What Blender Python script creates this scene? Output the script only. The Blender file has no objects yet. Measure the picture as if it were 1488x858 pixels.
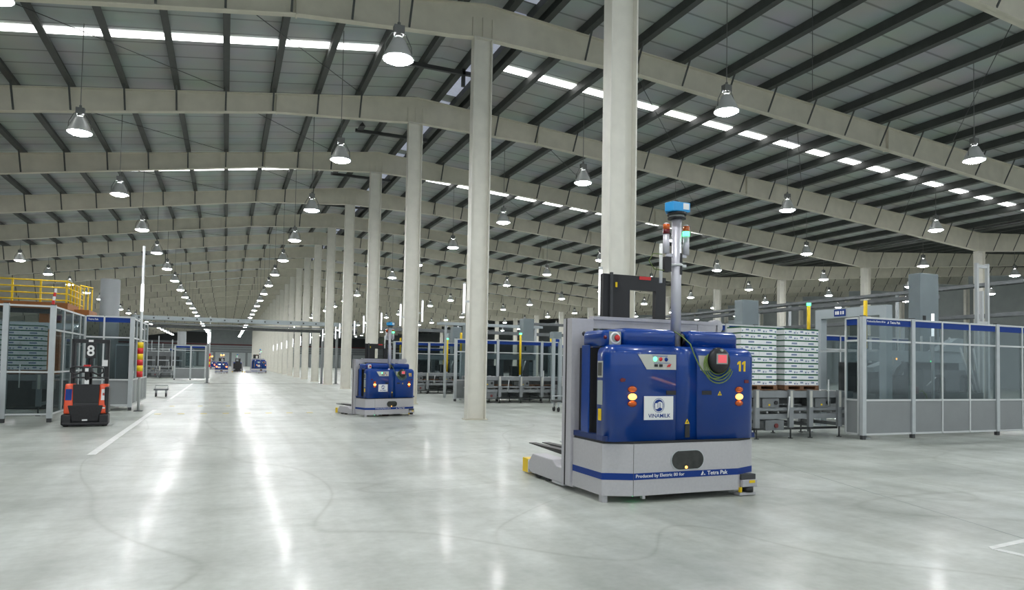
import bpy, bmesh, math, random
from mathutils import Matrix, Vector
R = math.radians
random.seed(7)
S = bpy.context.scene
COL = S.collection

# ------------------------------------------------------------------ camera, world, exposure
cd = bpy.data.cameras.new('camera'); cam = bpy.data.objects.new('camera', cd); COL.objects.link(cam)
cd.sensor_width = 36.0; cd.lens = 999.28 / 1488 * 36; cd.shift_y = 67.6 / 1488; cd.clip_end = 600
pitch, roll, yaw = 0.03493, 0.01786, 0.39376
fw = Vector((math.sin(yaw) * math.cos(pitch), math.cos(yaw) * math.cos(pitch), math.sin(pitch)))
r0 = Vector((math.cos(yaw), -math.sin(yaw), 0)); u0 = r0.cross(fw)
rv = r0 * math.cos(roll) + u0 * math.sin(roll); uv = -r0 * math.sin(roll) + u0 * math.cos(roll)
M4 = Matrix((rv, uv, -fw)).transposed().to_4x4(); M4.translation = (0, 0, 1.6245)
cam.matrix_world = M4
S.camera = cam
W = bpy.data.worlds.new('world'); S.world = W; W.use_nodes = True
W.node_tree.nodes['Background'].inputs[0].default_value = (0.86, 0.95, 1.0, 1)
W.node_tree.nodes['Background'].inputs[1].default_value = 1.1
S.view_settings.view_transform = 'Standard'; S.view_settings.look = 'None'
S.view_settings.exposure = 0.0; S.view_settings.gamma = 1.0; S.view_settings.use_curve_mapping = False
S.cycles.max_bounces = 7; S.cycles.diffuse_bounces = 4; S.cycles.glossy_bounces = 3
S.cycles.transparent_max_bounces = 16; S.cycles.transmission_bounces = 4
S.cycles.sample_clamp_indirect = 4.0; S.cycles.use_denoising = True
S.cycles.caustics_reflective = False; S.cycles.caustics_refractive = False
LAMP = 235.0      # radiance of a high-bay lens
SKY_STRIP = 4.0  # radiance of a daylit roof strip

# ------------------------------------------------------------------ materials
def mat(name, col, rough=0.5, metal=0.0, noise=0.0, scale=8.0, emit=0.0, coat=0.0, bump=0.0, spec=0.5, stretch=None):
    m = bpy.data.materials.new(name); m.use_nodes = True
    nt = m.node_tree; b = nt.nodes['Principled BSDF']
    b.inputs['Base Color'].default_value = (*col, 1); b.inputs['Roughness'].default_value = rough
    b.inputs['Metallic'].default_value = metal; b.inputs['Specular IOR Level'].default_value = spec
    b.inputs['Coat Weight'].default_value = coat; b.inputs['Coat Roughness'].default_value = 0.08
    if emit:
        b.inputs['Emission Color'].default_value = (*col, 1); b.inputs['Emission Strength'].default_value = emit
    if noise or bump:
        tc = nt.nodes.new('ShaderNodeTexCoord'); nz = nt.nodes.new('ShaderNodeTexNoise')
        mp = nt.nodes.new('ShaderNodeMapping')
        nt.links.new(tc.outputs['Object'], mp.inputs['Vector'])
        if stretch: mp.inputs['Scale'].default_value = stretch
        nt.links.new(mp.outputs['Vector'], nz.inputs['Vector'])
        nz.inputs['Scale'].default_value = scale; nz.inputs['Detail'].default_value = 5
        if noise:
            rp = nt.nodes.new('ShaderNodeValToRGB')
            rp.color_ramp.elements[0].position = 0.3; rp.color_ramp.elements[1].position = 0.7
            rp.color_ramp.elements[0].color = (*[c * (1 - noise) for c in col], 1)
            rp.color_ramp.elements[1].color = (*[min(1, c * (1 + noise)) for c in col], 1)
            nt.links.new(nz.outputs['Fac'], rp.inputs['Fac']); nt.links.new(rp.outputs['Color'], b.inputs['Base Color'])
        if bump:
            bp = nt.nodes.new('ShaderNodeBump'); bp.inputs['Strength'].default_value = bump
            nt.links.new(nz.outputs['Fac'], bp.inputs['Height']); nt.links.new(bp.outputs['Normal'], b.inputs['Normal'])
    return m
M = {}
M['steel'] = mat('cream_steel_paint', (0.74, 0.72, 0.645), 0.45, noise=0.05, scale=3)
M['rafter'] = mat('rafter_paint', (0.67, 0.635, 0.53), 0.55, noise=0.06, scale=2)
M['purlin'] = mat('dark_galvanised', (0.055, 0.06, 0.057), 0.6, noise=0.15, scale=2)
M['dark_steel'] = mat('dark_steel', (0.05, 0.052, 0.055), 0.6)
M['blue'] = mat('blue_paint', (0.0005, 0.043, 0.26), 0.32, noise=0.04, scale=4, coat=0.6, spec=0.3)
M['deep_blue'] = mat('blue_recess_paint', (0.002, 0.022, 0.13), 0.45)
M['band_blue'] = mat('blue_stripe', (0.002, 0.035, 0.23), 0.5, spec=0.3)
M['grey'] = mat('grey_chassis_paint', (0.49, 0.48, 0.50), 0.5, noise=0.04, scale=30)
M['mast_grey'] = mat('mast_grey_paint', (0.46, 0.45, 0.48), 0.45, noise=0.03, scale=20)
M['silver'] = mat('brushed_silver', (0.60, 0.59, 0.64), 0.38, metal=0.3)
M['alu'] = mat('aluminium_profile', (0.52, 0.55, 0.56), 0.42, metal=0.35, noise=0.04, scale=6)
M['alu_light'] = mat('light_aluminium', (0.64, 0.66, 0.66), 0.45, metal=0.2)
M['panel'] = mat('grey_sheet_panel', (0.25, 0.265, 0.27), 0.5, noise=0.05, scale=2)
M['panel_light'] = mat('light_grey_panel', (0.42, 0.47, 0.49), 0.5, noise=0.04, scale=2)
M['tower'] = mat('blue_grey_cabinet_paint', (0.235, 0.28, 0.295), 0.5, noise=0.05, scale=2)
M['black'] = mat('black_plastic', (0.012, 0.012, 0.014), 0.45)
M['rubber'] = mat('black_rubber', (0.02, 0.02, 0.022), 0.75, noise=0.2, scale=20)
M['wheel'] = mat('brown_red_tyre', (0.085, 0.03, 0.025), 0.6, noise=0.2, scale=12)
M['yellow'] = mat('safety_yellow', (0.85, 0.58, 0.005), 0.45)
M['red'] = mat('red_paint', (0.60, 0.02, 0.02), 0.4)
M['dark_red'] = mat('dark_red_lens', (0.12, 0.005, 0.012), 0.25)
M['orange'] = mat('orange_red_paint', (0.80, 0.075, 0.012), 0.4, coat=0.4)
M['white'] = mat('white_plastic', (0.85, 0.85, 0.84), 0.5)
M['beige'] = mat('beige_panel', (0.55, 0.55, 0.50), 0.5)
M['label_grey'] = mat('grey_label', (0.35, 0.38, 0.36), 0.6)
M['vent'] = mat('dark_vent', (0.09, 0.09, 0.08), 0.7)
M['amber'] = mat('amber_lens', (0.55, 0.09, 0.004), 0.2, coat=0.5)
M['amber_on'] = mat('lit_amber_lens', (1.0, 0.42, 0.08), 0.3, emit=4.0)
M['red_on'] = mat('lit_red_lens', (1.0, 0.16, 0.05), 0.3, emit=5.0)
M['green_on'] = mat('lit_green_lens', (0.08, 1.0, 0.35), 0.3, emit=4.0)
M['white_on'] = mat('lit_white_indicator', (0.9, 0.97, 1.0), 0.3, emit=3.0)
M['screen'] = mat('red_lit_screen', (0.75, 0.10, 0.12), 0.3, emit=0.5)
M['smoke'] = mat('smoked_cover', (0.03, 0.032, 0.03), 0.12, noise=0.3, scale=10)
M['sick_blue'] = mat('sky_blue_housing', (0.03, 0.33, 0.72), 0.4)
M['cable'] = mat('green_yellow_cable', (0.16, 0.24, 0.05), 0.5)
M['hood'] = mat('spun_aluminium_hood', (0.66, 0.67, 0.67), 0.35, metal=0.35)
M['ballast'] = mat('grey_ballast', (0.16, 0.165, 0.16), 0.5, metal=0.3)
M['lens'] = mat('lit_lamp_lens', (0.96, 0.98, 1.0), 0.3, emit=LAMP)
M['lens'].cycles.emission_sampling = 'AUTO'
M['tube'] = mat('lit_fluorescent_tube', (0.97, 0.98, 1.0), 0.3, emit=1.6)
M['skylight'] = mat('daylit_translucent_sheet', (1.0, 0.99, 0.97), 0.5, emit=SKY_STRIP)
M['ridgelight'] = mat('dim_translucent_sheet', (0.62, 0.66, 0.80), 0.5, emit=0.30)
M['carton'] = mat('white_carton', (0.85, 0.86, 0.88), 0.6, noise=0.03, scale=8)
M['carton_green'] = mat('green_carton_edge', (0.006, 0.11, 0.04), 0.6)
M['carton_print'] = mat('blue_grey_print', (0.22, 0.27, 0.42), 0.6)
M['wood'] = mat('pallet_wood', (0.20, 0.10, 0.05), 0.7, noise=0.3, scale=10)
M['brown'] = mat('rust_brown_steel', (0.30, 0.105, 0.02), 0.6, noise=0.15, scale=4)
M['mach_dark'] = mat('dark_machine_parts', (0.055, 0.06, 0.06), 0.55, noise=0.3, scale=5)
M['mach_grey'] = mat('machine_grey', (0.16, 0.172, 0.178), 0.5, noise=0.12, scale=4)
M['conv'] = mat('conveyor_grey', (0.23, 0.245, 0.255), 0.45, noise=0.08, scale=5)
M['roller'] = mat('steel_roller', (0.42, 0.43, 0.43), 0.35, metal=0.8)
M['paint_white'] = mat('floor_paint_white', (0.72, 0.73, 0.70), 0.4, noise=0.12, scale=9)
M['paint_yellow'] = mat('floor_paint_yellow', (0.62, 0.50, 0.12), 0.45, noise=0.2, scale=9)
M['wallpanel'] = mat('wall_sheet', (0.30, 0.33, 0.33), 0.6, noise=0.06, scale=1)
M['walldark'] = mat('dark_wall_panel', (0.045, 0.05, 0.05), 0.7)
M['wallred'] = mat('dark_red_beam', (0.16, 0.03, 0.03), 0.6)
M['wall_light'] = mat('pale_door_sheet', (0.62, 0.68, 0.68), 0.5)

def pane_mat(name, tint, gloss):
    m = bpy.data.materials.new(name); m.use_nodes = True; nt = m.node_tree
    nt.nodes.remove(nt.nodes['Principled BSDF']); out = nt.nodes['Material Output']
    t = nt.nodes.new('ShaderNodeBsdfTransparent'); t.inputs[0].default_value = (*tint, 1)
    g = nt.nodes.new('ShaderNodeBsdfGlossy'); g.inputs['Roughness'].default_value = 0.06
    d = nt.nodes.new('ShaderNodeBsdfDiffuse'); d.inputs[0].default_value = (0.5, 0.55, 0.56, 1)
    mx = nt.nodes.new('ShaderNodeMixShader'); mx2 = nt.nodes.new('ShaderNodeMixShader')
    lw = nt.nodes.new('ShaderNodeLayerWeight'); lw.inputs[0].default_value = 0.25
    ma = nt.nodes.new('ShaderNodeMath'); ma.operation = 'MULTIPLY'; ma.inputs[1].default_value = gloss
    nt.links.new(lw.outputs['Fresnel'], ma.inputs[0])
    mx2.inputs[0].default_value = 0.012
    nt.links.new(t.outputs[0], mx2.inputs[1]); nt.links.new(d.outputs[0], mx2.inputs[2])
    nt.links.new(ma.outputs[0], mx.inputs[0]); nt.links.new(mx2.outputs[0], mx.inputs[1]); nt.links.new(g.outputs[0], mx.inputs[2])
    nt.links.new(mx.outputs[0], out.inputs[0]); return m
M['pane'] = pane_mat('clear_guard_pane', (0.66, 0.71, 0.72), 0.25)

def floor_mat():
    m = bpy.data.materials.new('polished_concrete'); m.use_nodes = True; nt = m.node_tree
    b = nt.nodes['Principled BSDF']; N = nt.nodes.new; L = nt.links.new
    g = N('ShaderNodeNewGeometry'); sep = N('ShaderNodeSeparateXYZ'); L(g.outputs['Position'], sep.inputs[0])
    def noise(scale, detail, sc=(1, 1, 1), dist=0.0, rot=0):
        mp = N('ShaderNodeMapping'); mp.inputs['Scale'].default_value = sc; mp.inputs['Rotation'].default_value = (0, 0, rot)
        L(g.outputs['Position'], mp.inputs[0]); n = N('ShaderNodeTexNoise'); n.inputs['Scale'].default_value = scale
        n.inputs['Detail'].default_value = detail; n.inputs['Distortion'].default_value = dist
        L(mp.outputs[0], n.inputs['Vector']); return n.outputs['Fac']
    def ramp(f, a, b_, ca, cb):
        r = N('ShaderNodeValToRGB'); r.color_ramp.elements[0].position = a; r.color_ramp.elements[1].position = b_
        r.color_ramp.elements[0].color = (*ca, 1); r.color_ramp.elements[1].color = (*cb, 1); L(f, r.inputs[0]); return r.outputs[0]
    def mul(a, c, f=1.0):
        x = N('ShaderNodeMix'); x.data_type = 'RGBA'; x.blend_type = 'MULTIPLY'; x.inputs[0].default_value = f
        L(a, x.inputs[6]); L(c, x.inputs[7]); return x.outputs[2]
    base = ramp(noise(0.35, 3), 0.25, 0.75, (0.48, 0.505, 0.468), (0.75, 0.78, 0.735))
    c = mul(base, ramp(noise(1.1, 3, (1, 0.45, 1), 0.4), 0.22, 0.72, (0.76, 0.775, 0.76), (1, 1, 1)))
    c = mul(c, ramp(noise(14, 3), 0.3, 0.7, (0.90, 0.90, 0.89), (1, 1, 1)))
    # tyre scuffs: thin dark bent streaks where a distorted noise crosses its middle value
    def streak(scale, sc, dist, width, dark, rot=0):
        f = noise(scale, 0.5, sc, dist, rot)
        s = N('ShaderNodeMath'); s.operation = 'SUBTRACT'; s.inputs[1].default_value = 0.5; L(f, s.inputs[0])
        a = N('ShaderNodeMath'); a.operation = 'ABSOLUTE'; L(s.outputs[0], a.inputs[0])
        return ramp(a.outputs[0], 0.0, width, dark, (1, 1, 1))
    c = mul(c, streak(0.28, (1, 0.55, 1), 0.5, 0.006, (0.80, 0.80, 0.78)))
    c = mul(c, streak(0.22, (0.5, 1.2, 1), 0.9, 0.005, (0.82, 0.82, 0.80), 0.5))
    # wear tracks along the driving lanes and fine mottling
    c = mul(c, ramp(noise(1.0, 4, (2.2, 0.10, 1)), 0.30, 0.62, (0.80, 0.80, 0.775)  , (1, 1, 1)))
    c = mul(c, ramp(noise(1.0, 4, (0.12, 1.8, 1), 0.2, 0.12), 0.30, 0.60, (0.86, 0.865, 0.85), (1, 1, 1)))
    c = mul(c, ramp(noise(4.5, 6), 0.30, 0.62, (0.86, 0.865, 0.855), (1, 1, 1)))
    b.inputs['Coat Weight'].default_value = 0.09; b.inputs['Coat Roughness'].default_value = 0.12
    L(c, b.inputs['Base Color'])
    rr = ramp(noise(0.8, 3), 0.25, 0.75, (0.295, 0.295, 0.295), (0.43, 0.43, 0.43)); L(rr, b.inputs['Roughness'])
    b.inputs['Specular IOR Level'].default_value = 0.40
    bp = N('ShaderNodeBump'); bp.inputs['Strength'].default_value = 0.05; bp.inputs['Distance'].default_value = 0.02
    L(noise(3.0, 3), bp.inputs['Height']); L(bp.outputs[0], b.inputs['Normal'])
    return m
M['floor'] = floor_mat()

def sheet_mat():
    m = bpy.data.materials.new('roof_sheet'); m.use_nodes = True; nt = m.node_tree
    b = nt.nodes['Principled BSDF']; N = nt.nodes.new; L = nt.links.new
    g = N('ShaderNodeNewGeometry'); sep = N('ShaderNodeSeparateXYZ'); L(g.outputs['Position'], sep.inputs[0])
    w = N('ShaderNodeMath'); w.operation = 'PINGPONG'; w.inputs[1].default_value = 0.5
    s = N('ShaderNodeMath'); s.operation = 'ADD'; s.inputs[1].default_value = 300; L(sep.outputs[1], s.inputs[0]); L(s.outputs[0], w.inputs[0])
    r = N('ShaderNodeValToRGB'); r.color_ramp.elements[0].position = 0.015; r.color_ramp.elements[1].position = 0.06
    r.color_ramp.elements[0].color = (0.24, 0.255, 0.25, 1); r.color_ramp.elements[1].color = (0.50, 0.535, 0.53, 1); L(w.outputs[0], r.inputs[0])
    n = N('ShaderNodeTexNoise'); n.inputs['Scale'].default_value = 0.6; n.inputs['Detail'].default_value = 5
    L(g.outputs['Position'], n.inputs['Vector'])
    x = N('ShaderNodeMix'); x.data_type = 'RGBA'; x.blend_type = 'MULTIPLY'; x.inputs[0].default_value = 0.35
    L(r.outputs[0], x.inputs[6]); L(n.outputs['Color'], x.inputs[7]); L(x.outputs[2], b.inputs['Base Color'])
    b.inputs['Roughness'].default_value = 0.55
    return m
M['sheet'] = sheet_mat()

# ------------------------------------------------------------------ mesh helpers
class MB:
    def __init__(self): self.v = []; self.f = []; self.sm = []
    def add(self, vs, fs, smooth=False):
        o = len(self.v); self.v += [tuple(p) for p in vs]
        for f in fs: self.f.append(tuple(i + o for i in f)); self.sm.append(smooth)
        return self
    def box(self, x0, x1, y0, y1, z0, z1):
        vs = [(x0, y0, z0), (x1, y0, z0), (x1, y1, z0), (x0, y1, z0), (x0, y0, z1), (x1, y0, z1), (x1, y1, z1), (x0, y1, z1)]
        return self.add(vs, [(3, 2, 1, 0), (4, 5, 6, 7), (0, 1, 5, 4), (1, 2, 6, 5), (2, 3, 7, 6), (3, 0, 4, 7)])
    def prism(self, poly, axis, a, b):
        """poly: 2D points; axis x: (y,z) swept in x; y: (x,z) swept in y; z: (x,y) swept in z"""
        n = len(poly)
        def P(p, t): return {'x': (t, p[0], p[1]), 'y': (p[0], t, p[1]), 'z': (p[0], p[1], t)}[axis]
        vs = [P(p, a) for p in poly] + [P(p, b) for p in poly]
        fs = [tuple(range(n - 1, -1, -1)), tuple(range(n, 2 * n))] + [(i, (i + 1) % n, n + (i + 1) % n, n + i) for i in range(n)]
        return self.add(vs, fs)
    def cyl(self, p0, p1, r, seg=12, r2=None, smooth=True):
        p0, p1 = Vector(p0), Vector(p1); r2 = r if r2 is None else r2
        d = (p1 - p0).normalized(); a = d.orthogonal().normalized(); b = d.cross(a); vs = []
        for p, q in ((p0, r), (p1, r2)):
            for k in range(seg):
                t = 2 * math.pi * k / seg; vs.append(p + (a * math.cos(t) + b * math.sin(t)) * q)
        self.add(vs, [(k, (k + 1) % seg, seg + (k + 1) % seg, seg + k) for k in range(seg)], smooth)
        o = len(self.v) - 2 * seg
        self.f += [tuple(o + k for k in range(seg - 1, -1, -1)), tuple(o + seg + k for k in range(seg))]; self.sm += [False, False]
        return self
    def lathe(self, prof, c=(0, 0, 0), seg=16, axis='z'):
        vs = []
        for r, h in prof:
            for k in range(seg):
                t = 2 * math.pi * k / seg; x, y = r * math.cos(t), r * math.sin(t)
                p = {'z': (x, y, h), 'y': (x, h, y), 'x': (h, x, y)}[axis]
                vs.append((p[0] + c[0], p[1] + c[1], p[2] + c[2]))
        fs = [(i * seg + k, i * seg + (k + 1) % seg, (i + 1) * seg + (k + 1) % seg, (i + 1) * seg + k) for i in range(len(prof) - 1) for k in range(seg)]
        return self.add(vs, fs, True)
    def tube(self, pts, r, seg=8):
        pts = [Vector(p) for p in pts]; vs = []; n = len(pts); a = None
        for i, p in enumerate(pts):
            d = (pts[min(i + 1, n - 1)] - pts[max(i - 1, 0)]).normalized()
            a = (d.orthogonal() if a is None else a - d * a.dot(d)).normalized(); b = d.cross(a)
            for k in range(seg):
                t = 2 * math.pi * k / seg; vs.append(p + (a * math.cos(t) + b * math.sin(t)) * r)
        return self.add(vs, [(i * seg + k, i * seg + (k + 1) % seg, (i + 1) * seg + (k + 1) % seg, (i + 1) * seg + k) for i in range(n - 1) for k in range(seg)], True)
    def mesh(self, name, m):
        me = bpy.data.meshes.new(name); me.from_pydata(self.v, [], self.f)
        bm = bmesh.new(); bm.from_mesh(me); bmesh.ops.recalc_face_normals(bm, faces=bm.faces); bm.to_mesh(me); bm.free()
        me.polygons.foreach_set('use_smooth', self.sm); me.materials.append(M[m]); me.update(); return me
    def build(self, name, m, parent=None, loc=None, bevel=0):
        me = self.mesh(name, m)
        if bevel: bevel_mesh(me, bevel)
        return put(name, me, parent, loc)
def bevel_mesh(me, w, seg=2, pick=None):
    bm = bmesh.new(); bm.from_mesh(me)
    es = [e for e in bm.edges if (pick(e) if pick else e.is_manifold and e.calc_face_angle(0) > 0.5)]
    bmesh.ops.bevel(bm, geom=es, offset=w, segments=seg, affect='EDGES', profile=0.5)
    if seg > 2:
        for f in bm.faces: f.smooth = True
    bm.to_mesh(me); bm.free()
def put(name, me, parent=None, loc=None, rotz=0, scale=None):
    o = bpy.data.objects.new(name, me); COL.objects.link(o)
    if parent: o.parent = parent
    if loc is not None: o.location = loc
    if rotz: o.rotation_euler = (0, 0, rotz)
    if scale is not None: o.scale = scale
    return o
def tag(o, label, cat, group=None, kind=None):
    n = len(label.split()); assert 4 <= n <= 16, (n, label)
    o['label'] = label; o['category'] = cat
    if group: o['group'] = group
    if kind: o['kind'] = kind
    return o
def thing(name, label, cat, loc=(0, 0, 0), rotz=0, group=None):
    o = put(name, None, None, loc, rotz); o.empty_display_size = 0.2; return tag(o, label, cat, group)
def structure(o, label=None):
    o['kind'] = 'structure'
    if label: o['label'] = label
    return o
KIDS = {}
def kids(o): return [c for c in bpy.data.objects if c.parent == o]
def tree(o): return (o, [tree(c) for c in kids(o)])
def copy_tree(t, parent=None):
    o, ch = t; c = o.copy(); COL.objects.link(c)
    if parent: c.parent = parent
    for k in ch: copy_tree(k, c)
    return c
ORD = ['nearest', 'second', 'third', 'fourth', 'fifth', 'sixth', 'seventh', 'eighth', 'ninth', 'tenth', 'eleventh', 'twelfth', 'thirteenth',
       'fourteenth', 'fifteenth', 'sixteenth', 'seventeenth', 'eighteenth', 'nineteenth', 'twentieth', 'twenty-first', 'twenty-second',
       'twenty-third', 'twenty-fourth', 'twenty-fifth', 'twenty-sixth', 'twenty-seventh', 'twenty-eighth', 'twenty-ninth', 'thirtieth']
def text_mesh(s, w, h, m, ext=0.0015, bold=0.0):
    """lettering fitted to w x h, standing in the xz plane, facing -y, origin at its left foot"""
    cu = bpy.data.curves.new('lettering', 'FONT'); cu.body = s; cu.extrude = ext; cu.resolution_u = 3; cu.offset = bold
    o = bpy.data.objects.new('lettering', cu); COL.objects.link(o)
    bpy.context.view_layer.update()
    me = bpy.data.meshes.new_from_object(o.evaluated_get(bpy.context.evaluated_depsgraph_get()))
    bpy.data.objects.remove(o); bpy.data.curves.remove(cu)
    xs = [v.co.x for v in me.vertices]; ys = [v.co.y for v in me.vertices]
    x0, x1, y0, y1 = min(xs), max(xs), min(ys), max(ys)
    for v in me.vertices:
        x, y, z = v.co; v.co = ((x - x0) / (x1 - x0) * w, -z, (y - y0) / (y1 - y0) * h)
    me.materials.clear(); me.materials.append(M[m]); return me

# ================================================================== SETTING
Y0, Y1 = -18.0, 213.0
XL, XV, XR, XE = -28.0, 41.8, 6.95, 76.6
BAY, YB = 8.0, 19.34
def ztop(X):
    if X <= XR: return 12.55 - 0.139 * (XR - X)
    if X <= XV: return 12.55 - 0.0695 * (X - XR)
    return 12.55 - 0.0695 * (XV - XR) + 0.0695 * (X - XV)
def depth(X):
    pts = [(XL, 1.20), (1.5, 0.72), (6.6, 1.05), (7.2, 1.05), (12.4, 0.79), (XV, 1.12), (71.2, 0.79), (XE, 1.05)]
    for (a, p), (b, q) in zip(pts, pts[1:]):
        if a <= X <= b: return p + (q - p) * (X - a) / (b - a)
    return 1.0
zbot = lambda X: ztop(X) - depth(X)
SH = 0.30  # purlin height

f = MB().box(XL - 0.6, XE + 0.6, Y0, Y1 + 0.6, -0.3, 0.0).build('floor', 'floor'); structure(f, 'pale polished concrete floor with scuffs and joints')
# floor markings (flat paint)
def flat(name, poly, m, label, z=0.004):
    o = MB().prism(poly, 'z', 0.0005, z).build(name, m); return structure(o, label)
flat('trim_1', [(-2.10, 13.4), (-1.97, 13.4), (-1.97, 24.7), (-2.10, 24.7)], 'paint_white', 'white line painted on the floor beside the red stacker')
flat('trim_2', [(-2.10, 30.0), (-1.99, 30.0), (-1.99, 52.0), (-2.10, 52.0)], 'paint_white', 'white floor line running on beyond the striped post')
mk = MB().prism([(6.60, 4.21), (6.66, 4.29), (9.6, 4.68), (9.6, 4.59)], 'z', 0.0005, 0.004).prism([(6.60, 4.21), (6.69, 4.20), (6.80, 2.6), (6.71, 2.6)], 'z', 0.0005, 0.0035)
structure(mk.build('trim_3', 'paint_white'), 'white corner mark painted on the floor at lower right')
mk = MB()
for i in range(8): mk.box(-1.9 + i * 0.62, -1.72 + i * 0.62, 22.75, 23.0, 0.0005, 0.004)
for i in range(3): mk.box(-1.75 + i * 0.9, -1.6 + i * 0.9, 26.5, 26.75, 0.0005, 0.004)
structure(mk.build('trim_4', 'paint_yellow'), 'row of small yellow dashes painted across the aisle floor')
flat('trim_6', [(9.6, 11.6), (9.615, 11.6), (7.115, 3.6), (7.10, 3.6)], 'label_grey', 'thin dark joint running diagonally across the floor at right', 0.002)
# conveyor rails let into the floor in front of the machines are plain dark seams
flat('trim_5', [(-6.5, 52.6), (8.5, 52.6), (8.5, 53.0), (-6.5, 53.0)], 'vent', 'dark seam across the aisle floor under the pipe bridge')

# ceiling: sheeting as one structure, purlins and roof lights as its parts
sk = MB()
xs = [XL - 0.5, XR, XV, XE]
for a, b in zip(xs, xs[1:]):
    for side in (0,):
        za, zb = ztop(a) + SH, ztop(b) + SH
        sk.prism([(a, za), (b, zb), (b, zb + 0.06), (a, za + 0.06)], 'y', Y0, Y1)
ceil = sk.build('ceiling', 'sheet'); structure(ceil, 'grey ribbed roof sheeting on dark purlins over two gables')
px = []
x = -0.28
while x > XL + 0.5: px.append(x); x -= 1.62
x = 1.36
while x < 5.9: px.append(x); x += 1.62
x = 10.35
while x < XV - 0.4: px.append(x); x += 1.88
x = XV + 1.1
while x < XE - 0.5: px.append(x); x += 1.88
PX = sorted(px)
for x in PX + [6.3, 7.75, 8.55, 8.95]:
    s = (ztop(x + 0.1) - ztop(x - 0.1)) / 0.2; z = ztop(x)
    pf = [(-0.09, 0), (0.11, 0), (0.11, 0.025), (0.0, 0.025), (0.0, SH - 0.01), (-0.09, SH - 0.01)]
    MB().prism([(x + a, z + b + s * a) for a, b in pf], 'y', 3.0, Y1 - 0.5).build('purlin', 'purlin', ceil)
k = 0
for yb in range(-1, 24, 2):
    yy = YB + 4.1 + yb * BAY - BAY
    if yy < 5: continue
    if yy > 130: break
    for xa, xb in ((-27.0, 5.2), (9.1, 25.2), (26.2, 41.0), (43.0, 75.0)):
        w = 0.22
        za, zb = ztop(xa) + SH - 0.012, ztop(xb) + SH - 0.012
        # offset so strips fall at Y 23.4, 39, ...
        MB().prism([(xa, za), (xb, zb), (xb, zb - 0.02), (xa, za - 0.02)], 'y', yy - w, yy + w).build('skylight_strip', 'skylight', ceil)
# ridge: daylit strip, and frames of the ridge vent
for n in range(-1, 12):
    y = YB + n * BAY
    st = MB()
    for i in range(26): # corrugated translucent sheet
        yy = y + 0.3 + i * 0.28
        st.prism([(7.85, ztop(7.85) + SH - 0.05), (8.5, ztop(8.5) + SH - 0.05), (8.5, ztop(8.5) + SH - 0.02), (7.85, ztop(7.85) + SH - 0.02)], 'y', yy, yy + 0.24)
    st.build('ridge_light', 'ridgelight', ceil)
    ym = y + 4.4
    MB().box(5.2, 8.6, ym, ym + 0.12, 12.28, 12.42).box(7.7, 7.82, ym, ym + 0.12, 11.85, 12.8).build('ridge_vent_frame', 'dark_steel', ceil)
    MB().prism([(5.25, ztop(5.25) + 0.02), (5.55, ztop(5.55) + 0.02), (5.4, ztop(5.4) + 0.22)], 'y', ym - 0.6, ym + 0.1).build('ridge_vent_bracket', 'dark_steel', ceil)
# thin tie rods crossing the roof bays
for n in range(-1, 7):
    y = YB + n * BAY
    for x0, x1 in ((-6.7, -0.3), (-0.3, 4.6), (12.2, 19.7), (19.7, 27.3), (27.3, 34.8)):
        MB().cyl((x0, y + 0.4, ztop(x0) - 0.03), (x1, y + BAY - 0.4, ztop(x1) - 0.03), 0.012, 5).build('tie_rod', 'dark_steel', ceil)

# walls
wl = MB().box(XL - 0.6, XL - 0.45, Y0, Y1, 0, ztop(XL) + SH).build('wall_left', 'wallpanel'); structure(wl, 'grey sheet wall far down the left side of the hall')
wr = MB().box(XE + 0.45, XE + 0.6, Y0, Y1, 0, ztop(XE) + SH).build('wall_right', 'wallpanel'); structure(wr, 'grey sheet wall far off on the right side')
wf = MB().prism([(XL - 0.6, 0), (XE + 0.6, 0), (XE + 0.6, ztop(XE) + SH), (XV, ztop(XV) + SH), (XR, ztop(XR) + SH), (XL - 0.6, ztop(XL) + SH)], 'y', Y1 + 0.1, Y1 + 0.3).build('wall_far', 'wallpanel')
structure(wf, 'distant grey end wall with dark panels and pale doors')
for a, b, z0, z1 in ((-24, -11.5, 6.9, 9.0), (-11.2, -4.6, 6.4, 9.6), (10, 22, 6.4, 9.8), (24, 40, 6.0, 9.0)):
    MB().box(a, b, Y1 - 0.05, Y1 + 0.09, z0, z1).build('dark_panel', 'walldark', wf)
MB().box(XL, XE, Y1 - 0.2, Y1 + 0.09, 6.0, 6.3).build('red_beam', 'wallred', wf)
for i in range(14):
    MB().box(-20 + i * 4.3, -16.3 + i * 4.3, Y1 - 0.04, Y1 + 0.09, 0.05, 3.9).build('dock_door', 'wall_light', wf)
for z in (4.3, 5.0, 5.6): MB().box(XL, XE, Y1 - 0.12, Y1 + 0.09, z, z + 0.25).build('wall_rail', 'panel_light', wf)

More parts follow.
